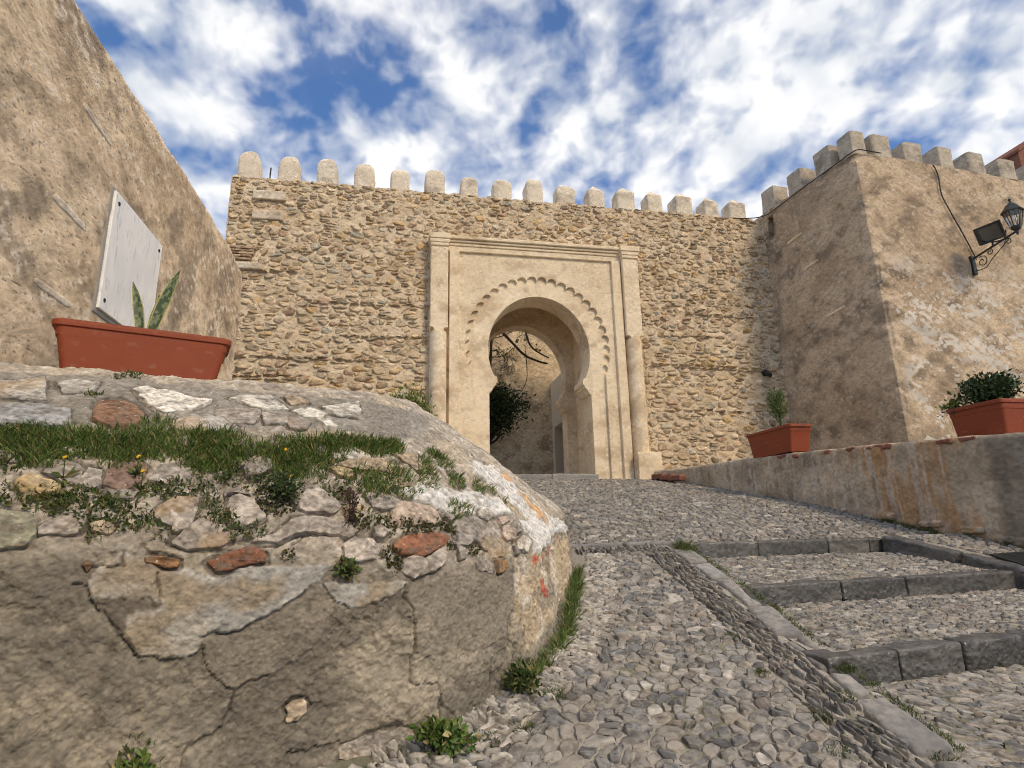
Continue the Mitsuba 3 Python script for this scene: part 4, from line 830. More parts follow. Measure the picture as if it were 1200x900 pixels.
GRASS=[ (-1.312,1.353,12,0),(-1.300,1.313,12,0),(-1.292,1.281,12,0),(-1.278,1.233,12,0),(-1.290,1.357,12,0),(-1.278,1.315,12,0),(-1.268,1.277,12,0),(-1.256,1.235,12,0),(-1.266,1.359,12,0),(-1.254,1.317,12,0),(-1.244,1.279,12,0),(-1.232,1.237,12,0),(-1.242,1.361,12,0),(-1.232,1.319,12,0),(-1.222,1.281,12,0),(-1.210,1.239,12,0),(-1.222,1.363,12,0),(-1.210,1.321,12,0),(-1.198,1.283,12,0),(-1.186,1.241,12,0),(-1.194,1.365,12,0),(-1.184,1.325,12,0),(-1.176,1.285,12,0),(-1.166,1.241,12,0),(-1.170,1.369,12,0),(-1.162,1.327,12,0),(-1.150,1.287,12,0),(-1.138,1.243,12,0),(-1.126,1.191,12,0),(-1.144,1.365,12,0),(-1.134,1.323,12,0),(-1.124,1.285,12,0),(-1.114,1.241,12,0),(-1.100,1.187,12,0),(-1.120,1.367,12,0),(-1.110,1.325,12,0),(-1.100,1.287,12,0),(-1.090,1.243,12,0),(-1.078,1.189,12,0),(-1.094,1.369,12,0),(-1.084,1.327,12,0),(-1.076,1.289,12,0),(-1.066,1.245,12,0),(-1.054,1.191,12,0),(-1.068,1.373,12,0),(-1.060,1.331,12,0),(-1.050,1.291,12,0),(-1.040,1.247,12,0),(-1.042,1.375,12,0),(-1.036,1.333,12,0),(-1.028,1.293,12,0),(-1.018,1.249,12,0),(-1.016,1.377,12,0),(-1.008,1.335,12,0),(-1.002,1.295,12,0),(-0.990,1.251,12,0),(-0.990,1.381,12,0),(-0.982,1.337,12,0),(-0.974,1.297,12,0),(-0.968,1.253,12,0),(-0.964,1.377,12,0),(-0.954,1.333,12,0),(-0.946,1.293,12,0),(-0.938,1.249,12,0),(-0.936,1.379,12,0),(-0.928,1.337,12,0),(-0.920,1.297,12,0),(-0.912,1.251,12,0),(-0.910,1.381,12,0),(-0.902,1.339,12,0),(-0.894,1.299,12,0),(-0.886,1.253,12,0),(-0.882,1.385,12,0),(-0.874,1.341,12,0),(-0.868,1.301,12,0),(-0.862,1.257,12,0),(-0.854,1.203,12,0),(-0.858,1.387,12,0),(-0.848,1.345,12,0),(-0.844,1.303,12,0),(-0.834,1.259,12,0),(-0.828,1.205,12,0),(-0.826,1.385,12,0),(-0.818,1.341,12,0),(-0.812,1.301,12,0),(-0.806,1.257,12,0),(-0.796,1.203,12,0),(-0.798,1.387,12,0),(-0.792,1.345,12,0),(-0.784,1.303,12,0),(-0.778,1.259,12,0),(-0.770,1.205,12,0),(-0.770,1.391,12,0),(-0.762,1.347,12,0),(-0.758,1.307,12,0),(-0.750,1.261,12,0),(-0.740,1.393,12,0),(-0.734,1.351,12,0),(-0.728,1.309,12,0),(-0.726,1.265,12,0),(-0.712,1.397,12,0),(-0.706,1.353,12,0),(-0.699,1.311,12,0),(-0.693,1.267,12,0),(-0.681,1.399,12,0),(-0.679,1.355,12,0),(-0.671,1.315,12,0),(-0.665,1.271,12,0),(-0.651,1.397,12,0),(-0.645,1.353,12,0),(-0.641,1.313,12,0),(-0.637,1.269,12,0),(-0.619,1.393,12,0),(-0.615,1.351,12,0),(-0.611,1.309,12,0),(-0.607,1.265,12,0),(-0.589,1.397,12,0),(-0.585,1.353,12,0),(-0.581,1.313,12,0),(-0.577,1.269,12,0),(-0.559,1.393,12,0),(-0.555,1.351,12,0),(-0.551,1.311,12,0),(-0.547,1.267,12,0),(-0.541,1.215,12,0),(-0.527,1.391,12,0),(-0.523,1.347,12,0),(-0.519,1.307,12,0),(-0.517,1.265,12,0),(-0.511,1.213,12,0),(-0.499,1.393,12,0),(-0.495,1.351,12,0),(-0.489,1.311,12,0),(-0.489,1.267,12,0),(-0.481,1.215,12,0),(-0.463,1.391,12,0),(-0.461,1.349,12,0),(-0.457,1.309,12,0),(-0.455,1.265,12,0),(-0.451,1.213,12,0),(-0.431,1.387,12,0),(-0.429,1.345,12,0),(-0.425,1.307,12,0),(-0.423,1.263,12,0),(-0.399,1.391,12,0),(-0.397,1.349,12,0),(-0.395,1.309,12,0),(-0.391,1.267,12,0),(-0.369,1.387,12,0),(-0.367,1.347,12,0),(-0.365,1.307,12,0),(-0.363,1.265,12,0),(-0.331,1.385,12,0),(-0.331,1.343,12,0),(-0.329,1.305,12,0),(-0.327,1.263,12,0),(-0.297,1.381,12,0),(-0.297,1.341,12,0),(-0.295,1.309,12,0),(-0.295,1.267,12,0),(-0.267,1.385,12,0),(-0.267,1.345,12,0),(-0.265,1.305,12,0),(-0.265,1.265,12,0),(-0.229,1.383,12,0),(-0.229,1.341,12,0),(-0.229,1.303,12,0),(-0.227,1.263,12,0),(-0.197,1.385,12,0),(-0.197,1.345,12,0),(-0.197,1.307,12,0),(-0.197,1.265,12,0),(-0.197,1.215,12,0),(-0.161,1.389,12,0),(-0.159,1.349,12,0),(-0.163,1.309,12,0),(-0.163,1.269,12,0),(-0.165,1.219,12,0),(-0.121,1.391,12,0),(-0.123,1.351,12,0),(-0.123,1.313,12,0),(-0.125,1.271,12,0),(-0.125,1.221,12,0),(-0.085,1.395,12,0),(-0.087,1.355,12,0),(-0.089,1.315,12,0),(-0.089,1.275,12,0),(-0.091,1.225,12,0),(-0.047,1.399,12,0),(-0.049,1.357,12,0),(-0.051,1.319,12,0),(-0.053,1.277,12,0),(-0.009,1.401,12,0),(-0.013,1.359,12,0),(-0.015,1.321,12,0),(-0.017,1.281,12,0),(0.029,1.399,12,0),(0.027,1.385,12,0),(0.027,1.375,12,0),(0.025,1.363,12,0),(0.067,1.403,12,0),(0.065,1.391,12,0),(0.065,1.379,12,0),(0.063,1.367,12,0),(0.101,1.415,12,0),(0.103,1.395,12,0),(0.103,1.383,12,0),(0.097,1.371,12,0),(0.145,1.421,12,0),(0.143,1.409,12,0),(0.141,1.395,12,0),(0.139,1.377,12,0),(0.181,1.427,12,0),(0.179,1.415,12,0),(0.177,1.401,12,0),(0.179,1.383,12,0),(0.227,1.435,12,0),(0.225,1.421,12,0),(0.219,1.409,12,0),(0.221,1.391,12,0),(0.215,1.377,12,0),(0.273,1.443,12,0),(0.265,1.429,12,0),(0.267,1.417,12,0),(0.261,1.403,12,0),(0.257,1.383,12,0),(0.321,1.451,12,0),(0.319,1.437,12,0),(0.317,1.425,12,0),(0.313,1.411,12,0),(0.309,1.393,12,0),(0.379,1.461,12,0),(0.373,1.445,12,0),(0.363,1.431,12,0),(0.367,1.419,12,0),(0.361,1.399,12,0),(0.441,1.473,12,0),(0.435,1.457,12,0),(0.423,1.441,12,0),(0.423,1.423,12,0),(-1.200,1.233,22,1),(-0.730,1.489,16,0),(-1.178,1.151,18,1),(-1.134,0.983,18,1),(-0.896,0.949,25,1),(-0.836,0.913,25,1),(-0.984,0.995,22,1),(-1.002,0.949,18,1),(-0.754,0.903,22,1),(-0.720,0.881,14,1),(-0.848,0.839,10,1),(-0.631,0.843,10,1),(-0.611,1.061,22,1),(-0.659,1.049,16,1),(-0.479,1.179,22,1),(-0.517,1.237,22,0),(-0.359,1.163,25,1),(-0.399,1.277,20,0),(-0.197,1.245,25,0),(-0.085,1.285,30,0),(-0.141,1.201,18,0),(0.025,1.347,22,0),(-0.219,1.035,20,2),(-0.233,1.073,18,2),(-0.197,1.105,20,1),(0.027,1.139,18,1),(-0.449,0.961,18,1),(-0.421,0.915,16,1),(-0.503,1.065,15,1),(-0.297,0.887,12,1),(-0.363,0.861,9,1),(0.085,1.105,12,2),(0.195,1.187,25,0),(0.313,1.227,25,0),(0.413,1.197,22,0),(0.589,1.257,20,0),(0.857,1.253,18,0),(0.833,1.391,18,0),(0.785,1.451,14,0),(1.089,1.211,14,0),(1.245,1.179,9,0),(0.623,1.345,14,0),(0.227,1.149,18,0),(0.069,1.441,14,0),(0.161,1.449,10,0),(0.263,0.969,13,2),(0.377,0.977,13,2),(0.479,0.979,12,2),(0.595,0.991,12,2),(0.645,0.979,9,2),(0.269,0.835,13,2),(0.281,0.793,9,2),(0.613,0.891,8,2),(0.755,0.865,9,2),(0.051,0.763,12,1),(0.735,1.073,14,0),(0.819,1.075,10,0),(0.169,1.009,14,1),(0.255,1.015,9,1),(0.131,0.981,14,2),(-0.924,2.070,12,1),(-0.972,2.030,8,1),(-1.040,1.783,9,1),(-0.621,0.244,16,1),(-0.966,0.969,12,1),(-0.804,0.967,14,1),(1.315,1.091,6,0),(-0.163,0.801,8,2) ]
FLOWERS= [(-0.758, 1.133), (-0.73, 1.041), (-0.996, 1.097), (-0.187, 1.245), (-0.165, 1.091), (-0.786, 1.131)]

def in_poly(S, Tt, poly):
    p = np.asarray(poly); r = np.zeros(S.shape, bool); n = len(p)
    for i in range(n):
        (x0, y0), (x1, y1) = p[i], p[(i+1) % n]
        if y0 != y1: r ^= ((y0 > Tt) != (y1 > Tt)) & (S < (x1-x0)*(Tt-y0)/(y1-y0)+x0)
    return r
def seg_dist(S, Tt, line, closed=False):
    d = np.full(S.shape, 9.); p = list(line)+([line[0]] if closed else [])
    for (x0, y0), (x1, y1) in zip(p[:-1], p[1:]):
        l = max((x1-x0)**2+(y1-y0)**2, 1e-9); w = np.clip(((S-x0)*(x1-x0)+(Tt-y0)*(y1-y0))/l, 0, 1)
        d = np.minimum(d, np.hypot(S-x0-w*(x1-x0), Tt-y0-w*(y1-y0)))
    return d
def smooth01(a, b, x): t = np.clip((x-a)/(b-a), 0, 1); return t*t*(3-2*t)
def bank_normal(s, t, e=.02):
    a = bank(s+e, t)-bank(s-e, t); b = bank(s, np.minimum(t+e, 2.95))-bank(s, np.maximum(t-e, 0)); n = np.cross(a, b); return n/np.maximum(np.linalg.norm(n, axis=-1, keepdims=True), 1e-9)
def bank_low(P, t):
    return .05*(meshkit.fbm(P*1.7+11, 3, 61)-.5) + .030*(meshkit.fbm(P*5+3, 3, 62)-.5)
ss = np.unique(np.r_[np.linspace(BS[0], -1.75, 40), np.linspace(-1.75, 2.45, 760), np.linspace(2.45, 3.6, 110), np.linspace(3.6, BS[-1], 90)])
tt = np.unique(np.r_[np.linspace(0, 2.25, 400), np.linspace(2.25, 3.0, 40)])
S_, T_ = np.meshgrid(ss, tt, indexing='ij'); P0 = bank(S_, T_); N0 = bank_normal(S_, T_)
w1 = .05*(meshkit.fbm(np.stack([S_*7, T_*7, 0*S_], -1), 4, 71)-.5)+.02*(meshkit.fbm(np.stack([S_*31, T_*31, 0*S_], -1), 3, 73)-.5); w2 = .05*(meshkit.fbm(np.stack([S_*7+50, T_*7, 0*S_], -1), 4, 72)-.5)+.02*(meshkit.fbm(np.stack([S_*31+50, T_*31, 0*S_], -1), 3, 74)-.5)
Sw, Tw = S_+w1, T_+w2
mask = {}
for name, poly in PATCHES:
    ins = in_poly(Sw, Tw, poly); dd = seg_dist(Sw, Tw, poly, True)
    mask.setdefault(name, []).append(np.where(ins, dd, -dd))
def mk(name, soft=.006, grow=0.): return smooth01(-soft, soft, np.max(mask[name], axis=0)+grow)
n1 = meshkit.fbm(P0*2.1, 4, 81); n2 = meshkit.fbm(P0*8, 4, 82); n3 = meshkit.fbm(P0*30, 4, 83); n4 = meshkit.noise(P0*130, 84); n5 = meshkit.fbm(P0*58, 2, 85)
face = 1-smooth01(.70, .86, Tw+.10*(S_ > .3)*0)
D = bank_low(P0, T_)
rough = smooth01(.42, .60, meshkit.fbm(P0*3.3+5, 3, 85))
D = D+.020*(n3-.5)*(1-mk('topband')*.6)*(1-.75*mk('skim'))*(1-.5*mk('smooth'))+.006*(n4-.5)+face*((.25+rough)*(.045*(n2-.5)+.016*(n3-.5)+.008*(n5-.5))-.007*smooth01(.58, .68, n5)*rough)*(1-mk('skim'))*(1-mk('smooth'))
D = D+.010*mk('skim')+.007*mk('smooth')
ledge = smooth01(.0, .02, Tw-.80)*.0
# undercut where the render has lost its edge, and the sunken rubble joints above it
joint = (1-face)*(1-mk('topband'))
D = D-.014*joint*smooth01(.5, .7, meshkit.fbm(P0*6+20, 3, 86))+joint*(.030*(meshkit.fbm(P0*9+4, 4, 99)-.5))
cr = np.full(S_.shape, 9.)
for line in CRACKS:
    cr = np.minimum(cr, seg_dist(Sw, Tw, line))
crw = .0014+.0024*meshkit.noise(P0*9, 87)
crk = 1-smooth01(crw*.6, crw*1.7, cr)
vor = np.abs(meshkit.fbm(P0*4.2+[9, 3, 1], 4, 88)-.5); hair = (1-smooth01(.0, .006, vor))*smooth01(.5, .6, meshkit.noise(P0*1.3, 89))
D = D-.014*crk-.003*hair
pits = .7*smooth01(.84, .93, meshkit.noise(P0*32, 90))*smooth01(.45, .6, n1)*(1-mk('skim')); D = D-.010*pits
groove = np.zeros_like(D); inside_ = np.zeros_like(D)
for name, poly in STONES:
    q = np.asarray(poly); i0, i1 = np.searchsorted(ss, [q[:, 0].min()-.03, q[:, 0].max()+.03]); j0, j1 = np.searchsorted(tt, [q[:, 1].min()-.03, q[:, 1].max()+.03]); sl = np.s_[i0:i1, j0:j1]
    if i1 <= i0 or j1 <= j0: continue
    a_, b_ = S_[sl]+.25*w1[sl], T_[sl]+.25*w2[sl]; ins = in_poly(a_, b_, poly); dd = seg_dist(a_, b_, poly, True); sd = np.where(ins, dd, -dd)
    inside_[sl] = np.maximum(inside_[sl], smooth01(-.004, .004, sd)); groove[sl] = np.maximum(groove[sl], 1-smooth01(.003, .011, np.abs(sd+.006)))
groove *= smooth01(.36, .52, meshkit.fbm(P0*5+77, 3, 102))
D = D*(1-inside_)+(bank_low(P0, T_)-.012)*inside_-.014*groove
D = D+.008*mk('wash')*(1-inside_)
PB = P0+N0*D[..., None]
PB[T_ > 2.2] -= np.array([0, 0, .01])
def C3(c): return np.array(c)[None, None]
def blend(c, col, m): return c*(1-m[..., None])+C3(col)*m[..., None]
col = C3((.246, .222, .180))+0*P0
col = blend(col, (.335, .295, .235), smooth01(.43, .62, .5*n1+.5*n2))
col = blend(col, (.120, .108, .092), smooth01(.46, .58, .6*meshkit.fbm(P0*2.7+31, 4, 91)+.4*n3)*.8)
capm = blend(C3((.385, .345, .29))+0*P0, (.27, .24, .205), smooth01(.42, .62, n2)); capm = blend(capm, (.40, .335, .235), smooth01(.55, .68, meshkit.fbm(P0*3+60, 3, 92))*.5)
capm = blend(capm, (.50, .48, .45), smooth01(.58, .70, n3)*.5)
col = col*(face)[..., None]+capm*(1-face)[..., None]
tb = blend(C3((.215, .20, .178))+0*P0, (.275, .26, .235), smooth01(.42, .62, n2)); tb = blend(tb, (.15, .14, .12), smooth01(.52, .66, n3)*.6); m = mk('topband', .02); col = col*(1-m[..., None])+tb*m[..., None]
m = mk('nose', .03); ns = blend(C3((.41, .34, .245))+0*P0, (.27, .235, .185), smooth01(.42, .6, n2)); ns = blend(ns, (.50, .46, .40), smooth01(.50, .62, meshkit.fbm(P0*[9, 9, 3.2], 4, 93))*.8); ns = blend(ns, (.25, .21, .165), smooth01(.56, .66, meshkit.fbm(P0*[12, 12, 4]+7, 3, 94))*.7); col = col*(1-m[..., None])+ns*m[..., None]
m = mk('tanp', .02); col = blend(col, (.42, .34, .235), m*(.45+.5*n2))
sk = blend(C3((.30, .295, .28))+0*P0, (.265, .222, .168), smooth01(.46, .58, meshkit.fbm(P0*[3.4, 3.4, 4.4]+3, 4, 95))); sk = blend(sk, (.38, .355, .31), smooth01(.56, .68, meshkit.fbm(P0*[4, 4, 6]+70, 4, 96))*.8); sk = blend(sk, (.24, .205, .16), smooth01(.55, .66, meshkit.fbm(P0*[7, 7, 1.6]+90, 4, 97))*.6)
ed = np.max(mask['skim'], axis=0); sk = blend(sk, (.46, .45, .43), (smooth01(.035, .0, ed)+0)*smooth01(.42, .6, n2)*.7)
m = mk('skim'); col = col*(1-m[..., None])+sk*m[..., None]
m = mk('smooth'); col = blend(col, (.215, .19, .155), m*(.35+.5*n2)); 
m = mk('dark_tri', .008)*smooth01(.25, .5, n3+.15); col = blend(col, (.105, .09, .075), m*.85)  # darker colour blended over a triangle in the notch of the skim
m = mk('dark_strip', .016)*smooth01(.30, .52, n3+.1); col = blend(col, (.105, .09, .072), m*.7)  # darker upright strip running down the face from that triangle
ww = mk('wash', .010)*(.45+.55*smooth01(.40, .46, .40*n3+.35*n2+.25*n5)); col = blend(col, (.56, .56, .55), ww*.9)
col = blend(col, (.52, .31, .14), mk('orangep', .012)*smooth01(.3, .45, n3)*.85); col = blend(col, (.44, .35, .20), mk('ochrep', .012)*.8)
col = blend(col, (.38, .085, .06), mk('redp', .008)*smooth01(.32, .48, n3)*.9)
col = blend(col, (.10, .085, .068), groove*.7); col = blend(col, (.055, .047, .038), crk*.55+.35*hair*.5); col = blend(col, (.09, .075, .055), pits*.6)
col = col*np.clip(1+.8*(n3-.5)+.5*(n4-.5)+.9*(n5-.5), .3, 1.8)[..., None]
fleck = smooth01(.90, .95, meshkit.noise(P0*95, 98)); col = blend(col, (.70, .69, .66), fleck*.8*smooth01(.7, 1.0, T_))
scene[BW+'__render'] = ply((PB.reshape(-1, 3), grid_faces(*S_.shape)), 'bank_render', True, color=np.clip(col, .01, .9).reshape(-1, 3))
rng = np.random.default_rng(21)
def bank_at(s, t, h):
    P = bank(s, t); n = bank_normal(s, t); return P+n*(bank_low(P, t)+h)[:, None], n
def bank_stone(name, poly):
    p = np.asarray(poly); pg = Polygon(p).buffer(0)
    if pg.geom_type != 'Polygon': pg = max(pg.geoms, key=lambda g: g.area)
    if pg.is_empty or pg.geom_type != 'Polygon': return
    size = math.sqrt(pg.area); e = pg.buffer(-.04*size).buffer(.035*size, quad_segs=2)
    e = (e if e.geom_type == 'Polygon' and not e.is_empty else pg).exterior; n = 36; ring = np.array([e.interpolate(k/n, normalized=True).coords[0] for k in range(n)])
    ring += .020*(meshkit.fbm(np.c_[ring*22, np.zeros(n)], 3, int(size*1e4))[:, None]-.5)+rng.normal(size=ring.shape)*size*.010
    c = np.array(pg.representative_point().coords[0]) if not pg.contains(Point(ring.mean(0))) else ring.mean(0)
    flat = name in ('pale', 'white', 'slab', 'blue'); h = .007+.008*rng.random()+(.010 if name in ('red', 'orange', 'lump') and size < .3 else 0); h = .008+.006*rng.random() if flat else h
    A, Hh = [], []; sc = (1.03, .995, .965, .8, .6, .4, .2)
    for k, s in enumerate(sc):
        q = c+(ring-c)*s; A.append(q); Hh.append(np.full(n, [-.03, .62*h, .97*h, h, h*1.02, h*1.03, h*1.03][k]))
    A = np.vstack(A+[c[None]]); Hh = np.concatenate(Hh+[np.array([h*1.07])])
    pt = bank(A[:, 0], A[:, 1]); am = .030 if name in ('lump', 'tan') else .018
    Hh = Hh+(am*(meshkit.fbm(pt*9+size*100, 3, 5)-.5)+.010*(meshkit.fbm(pt*28, 3, 6)-.5))*(np.arange(len(Hh)) >= n)
    fc = np.min([((A-c)@rng.normal(size=2))*.10+abs(rng.normal())*.012 for _ in range(5)], axis=0); Hh = Hh+np.clip(fc, -.016, .012)*(np.arange(len(Hh)) >= n)*(.35 if flat else 1)*np.clip(size/.12, .3, 1)
    V, _ = bank_at(A[:, 0], A[:, 1], Hh); F = []
    for i in range(len(sc)-1):
        for k in range(n): a, b, cc, d = i*n+k, i*n+(k+1) % n, (i+1)*n+(k+1) % n, (i+1)*n+k; F += [[a, b, cc], [a, cc, d]]
    o = (len(sc)-1)*n; F += [[o+k, o+(k+1) % n, len(V)-1] for k in range(n)]
    F = np.array(F)
    if Polygon(ring).exterior.is_ccw is False: F = F[:, ::-1]
    uv = np.tile([[(BKEYS.index(name)+.5)/len(BKEYS), rng.random()]], (len(V), 1))
    return add(BW+('__flagstone' if flat else '__stone'), (V, F), 'bank_stone', True, uv=uv)
for name, poly in STONES: bank_stone(name, poly)
# smaller rubble bedded between the traced stones
taken = [Polygon(p).buffer(.006) for _, p in STONES]+[Polygon(p).buffer(0) for n_, p in PATCHES if n_ in ('wash', 'topband', 'skim')]
from shapely import union_all
free_area = Polygon([(-1.55, .90), (-1.55, 1.45), (.2, 1.42), (.9, 1.35), (1.15, 1.0), (1.0, .86), (.5, .83)]).difference(union_all(taken))
for gc in cells(free_area, .085, 1.25, .1, rng, .008, 1, minfrac=.22):
    if rng.random() < .16: bank_stone(str(rng.choice(['greyst', 'tan', 'slab', 'greyst', 'slab'])), list(gc.exterior.coords)[:-1])
# bricks at the foot of the bank further up the road
for i, (x, y, z) in enumerate(((1.72, 8.3, 1.36), (1.75, 8.05, 1.33), (1.70, 8.55, 1.47), (1.05, 7.4, 1.60), (.95, 7.1, 1.62), (.85, 7.5, 1.70))):
    add(BW+'__brick', xf(rbox((.16, .22, .10), .02, 5, .02, i, 8), (x, y, z), rz=.2*i), 'red_brick', True)

# ------------------------------------------------------------------ plants
def blades(base, nrm, n_per, length, width, rng, spread=.5, up=(0, 0, 1)):
    """grass: bent tapering blades standing on points"""
    base = np.repeat(base, n_per, 0); nrm = np.repeat(nrm, n_per, 0); n = len(base)
    wind = 1.1*(np.stack([meshkit.fbm(base*9, 2, 3), meshkit.fbm(base*9, 2, 4), meshkit.fbm(base*9, 2, 6)], -1)-.5)*spread
    a = rng.uniform(0, 2*math.pi, n); l = length*(.25+1.0*rng.random(n)**1.3); d = np.stack([np.cos(a), np.sin(a), 0*a], -1)
    dirn = np.asarray(up)*.75+nrm*.4+wind*1.6+d*spread*rng.random((n, 1)); dirn /= np.linalg.norm(dirn, axis=1, keepdims=True)
    base = base+d*.012*rng.random((n, 1)); side = np.cross(dirn, rng.normal(size=(n, 3))); side /= np.linalg.norm(side, axis=1, keepdims=True)
    w = width*(.6+.7*rng.random((n, 1))); mid = base+dirn*(l*.55)[:, None]+d*(l*.06)[:, None]; tip = base+dirn*(l*.95)[:, None]+d*(l*.32)[:, None]-np.array([0, 0, 1])*(l*.08*rng.random(n))[:, None]
    V = np.stack([base-side*w, base+side*w, mid+side*w*.75, mid-side*w*.75, tip], 1).reshape(-1, 3)
    i = np.arange(n)[:, None]*5; F = np.concatenate([i+[0, 1, 2], i+[0, 2, 3], i+[3, 2, 4]])
    uv = np.repeat(np.c_[rng.random(n), rng.random(n)], 5, 0); return V, F, uv
def leaves(pos, dirs, size, rng, ratio=.45, droop=.25):
    """folded oval leaves, four triangles each"""
    n = len(pos); d = dirs/np.linalg.norm(dirs, axis=1, keepdims=True); s = np.cross(d, rng.normal(size=(n, 3))); s /= np.linalg.norm(s, axis=1, keepdims=True); u = np.cross(s, d)
    l = (size*(.55+.8*rng.random(n)))[:, None]; m = pos+d*l*.5; tip = pos+d*l-u*l*droop*rng.random((n, 1))
    V = np.stack([pos, m+s*l*ratio*.5+u*l*.07, m-u*l*.03, m-s*l*ratio*.5+u*l*.07, tip], 1).reshape(-1, 3)
    i = np.arange(n)[:, None]*5; F = np.concatenate([i+[0, 1, 2], i+[0, 2, 3], i+[2, 1, 4], i+[3, 2, 4]])
    uv = np.repeat(np.c_[rng.random(n), rng.random(n)], 5, 0); return V, F, uv
def unit(v): return v/np.maximum(np.linalg.norm(v, axis=-1, keepdims=True), 1e-9)
rng = np.random.default_rng(33)
G = np.array(GRASS)
def bank_pts(sel, per, k=1.):
    b, nn_ = [], []
    for s, t, r, _ in G[sel]:
        m = int(per*(r/14)**2)+2; rad = r*.0046*k; a = rng.uniform(0, 6.283, m); q = rad*np.sqrt(rng.random(m)); P, n = bank_at(s+q*np.cos(a), np.clip(t+q*np.sin(a)*.8, .02, 2.9), np.full(m, .004)); b.append(P); nn_.append(n)
    return np.vstack(b), np.vstack(nn_)
b, n_ = bank_pts((G[:, 3] == 0) & (G[:, 2] != 12), 62); b1, n1_ = bank_pts((G[:, 3] == 0) & (G[:, 2] == 12), 26)
tuf = meshkit.fbm(b1*6+4, 3, 12)+.25*rng.random(len(b1)) > .53
m, uv = join([blades(b1[tuf], n1_[tuf], 3, .054*(.55+.9*meshkit.fbm(np.repeat(b1[tuf], 3, 0)*5, 3, 9)), .0025, rng, .55), blades(b, n_, 2, .046, .0024, rng, .8)])
k = free('bank_grass'); scene[k] = ply(m, 'grass_leaf', False, uv=uv); L(k, 'dark green grass growing in a strip and tufts along the bank', 'grass', kind='stuff')
b, n_ = bank_pts(G[:, 3] == 1, 44, .85); b2, n2_ = bank_pts(G[:, 3] == 1, 22, 1.0)
dd = unit(n_*.45+np.array([0, -.10, .15])+rng.normal(size=b.shape)*.65)
m, uv = join([leaves(b, dd, .027, rng, .38), blades(b2, n2_, 1, .035, .002, rng, 1.2)])
k = free('bank_weeds'); scene[k] = ply(m, 'weed_leaf', False, uv=uv); L(k, 'low leafy weeds filling the joints between the bank stones', 'weeds', kind='stuff')
b, n_ = bank_pts(G[:, 3] == 2, 110, .9); dd = unit(n_*.6+rng.normal(size=b.shape)*.6)
m, uv = leaves(b, dd, .018, rng, .7)[:2], None
V_, F_, U_ = leaves(b, dd, .018, rng, .7); k = free('bank_moss'); scene[k] = ply((V_, F_), 'moss', False, uv=U_); L(k, 'brown-green moss cushions in the stone joints at the edge of the cement face', 'moss', kind='stuff')
FL = ['yellow dandelion in front of the purple-brown stone, upper of the pair', 'yellow dandelion below its twin on the mortar beside the purple-brown stone', 'small yellow flower on the grey stone near the left end of the bank', 'yellow flower at the lower fringe of the thick grass strip', 'yellow flower on the dark bushy weed in the middle of the bank']
for i, (s, t) in enumerate(FLOWERS[:5]):
    k = thing('dandelion', FL[i], 'flower', None)
    P, n = bank_at(np.array([s]), np.array([t]), np.array([.0])); P, n = P[0], n[0]; tip = P+n*.035+np.array([0, 0, .055])
    scene[k+'__stem'] = ply(tube(curve([P, P+n*.02+[0, 0, .03], tip], 8), .002, 5), 'weed_leaf', 40)
    a = rng.uniform(0, 6.283, 60); q = np.stack([np.cos(a), np.sin(a), .35*rng.random(60)], -1); face_ = unit(np.array([-.1, -.8, .6])); e1 = unit(np.cross(face_, [0, 0, 1.])); e2 = np.cross(e1, face_)
    V_, F_, U_ = leaves(np.repeat(tip[None], 60, 0), q[:, :1]*e1+q[:, 1:2]*e2+q[:, 2:]*face_, .0085, rng, .3); scene[k+'__flower_head'] = ply((V_, F_), 'yellow_petal', False)
    V_, F_, U_ = leaves(np.repeat(P[None], 14, 0), unit(n*.4+rng.normal(size=(14, 3))*.7), .05, rng, .35); scene[k+'__leaves'] = ply((V_, F_), 'weed_leaf', False, uv=U_)
def shrub(key, label, category, centre, rad, n, leaf, mat, rng, stems=9, ratio=.5, root=None, clumps=14, group=None, hang=0.):
    """a bush: stems from one root, leaf clusters round their ends"""
    k = thing(key, label, category, group); c = np.asarray(centre, float); rad = np.asarray(rad, float); root = np.asarray(root if root is not None else c-[0, 0, rad[2]], float)
    ends = c+unit(rng.normal(size=(clumps, 3)))*rad*(rng.random((clumps, 1))**.45)*.8; tb = []
    for e in ends[:stems]: tb.append(tube(curve([root+rng.normal(size=3)*.01, (root+e)/2+rng.normal(size=3)*rad*.12, e], 8), np.linspace(.010, .003, 8)*max(rad.max()/.25, .4), 5))
    scene[k+'__stem'] = ply(cat(*tb), 'bark', 40)
    o = rng.normal(size=(n, 3)); pos = ends[rng.integers(0, clumps, n)]+o*rad*.24; d = unit((pos-root)*.5/rad.max()+rng.normal(size=(n, 3))*.6+np.array([0, 0, -hang]))
    V_, F_, U_ = leaves(pos, d, leaf, rng, ratio); scene[k+'__leaves'] = ply((V_, F_), mat, False, uv=U_); return k
def bp(s, t, h=.03): P, n = bank_at(np.array([s]), np.array([t]), np.array([h])); return P[0]
shrub('bushy_weed', 'dark bushy weed with fine leaves in the middle of the bank', 'weed', bp(-.20, 1.08, .06), (.07, .05, .08), 420, .022, 'dark_leaf', rng, 8)
shrub('heath_clump', 'dark heathery clump at the left edge of the photo under the grass strip', 'weed', bp(-1.36, 1.22, .05), (.12, .06, .07), 500, .022, 'moss', rng, 8)
shrub('purple_weed', 'purplish dry weed sprig on the ochre mortar left of the whitewashed slab', 'weed', bp(.10, 1.02, .06), (.05, .04, .08), 130, .026, 'purple_leaf', rng, 9, .35)
shrub('leafy_weed', 'single green tuft rooted in the cement below the red-brown block', 'weed', bp(.07, .76, .02), (.045, .035, .035), 150, .032, 'weed_leaf', rng, 6)
def floor_pt(x, y): return np.array([x, y, float(ramp_z(x, y))])
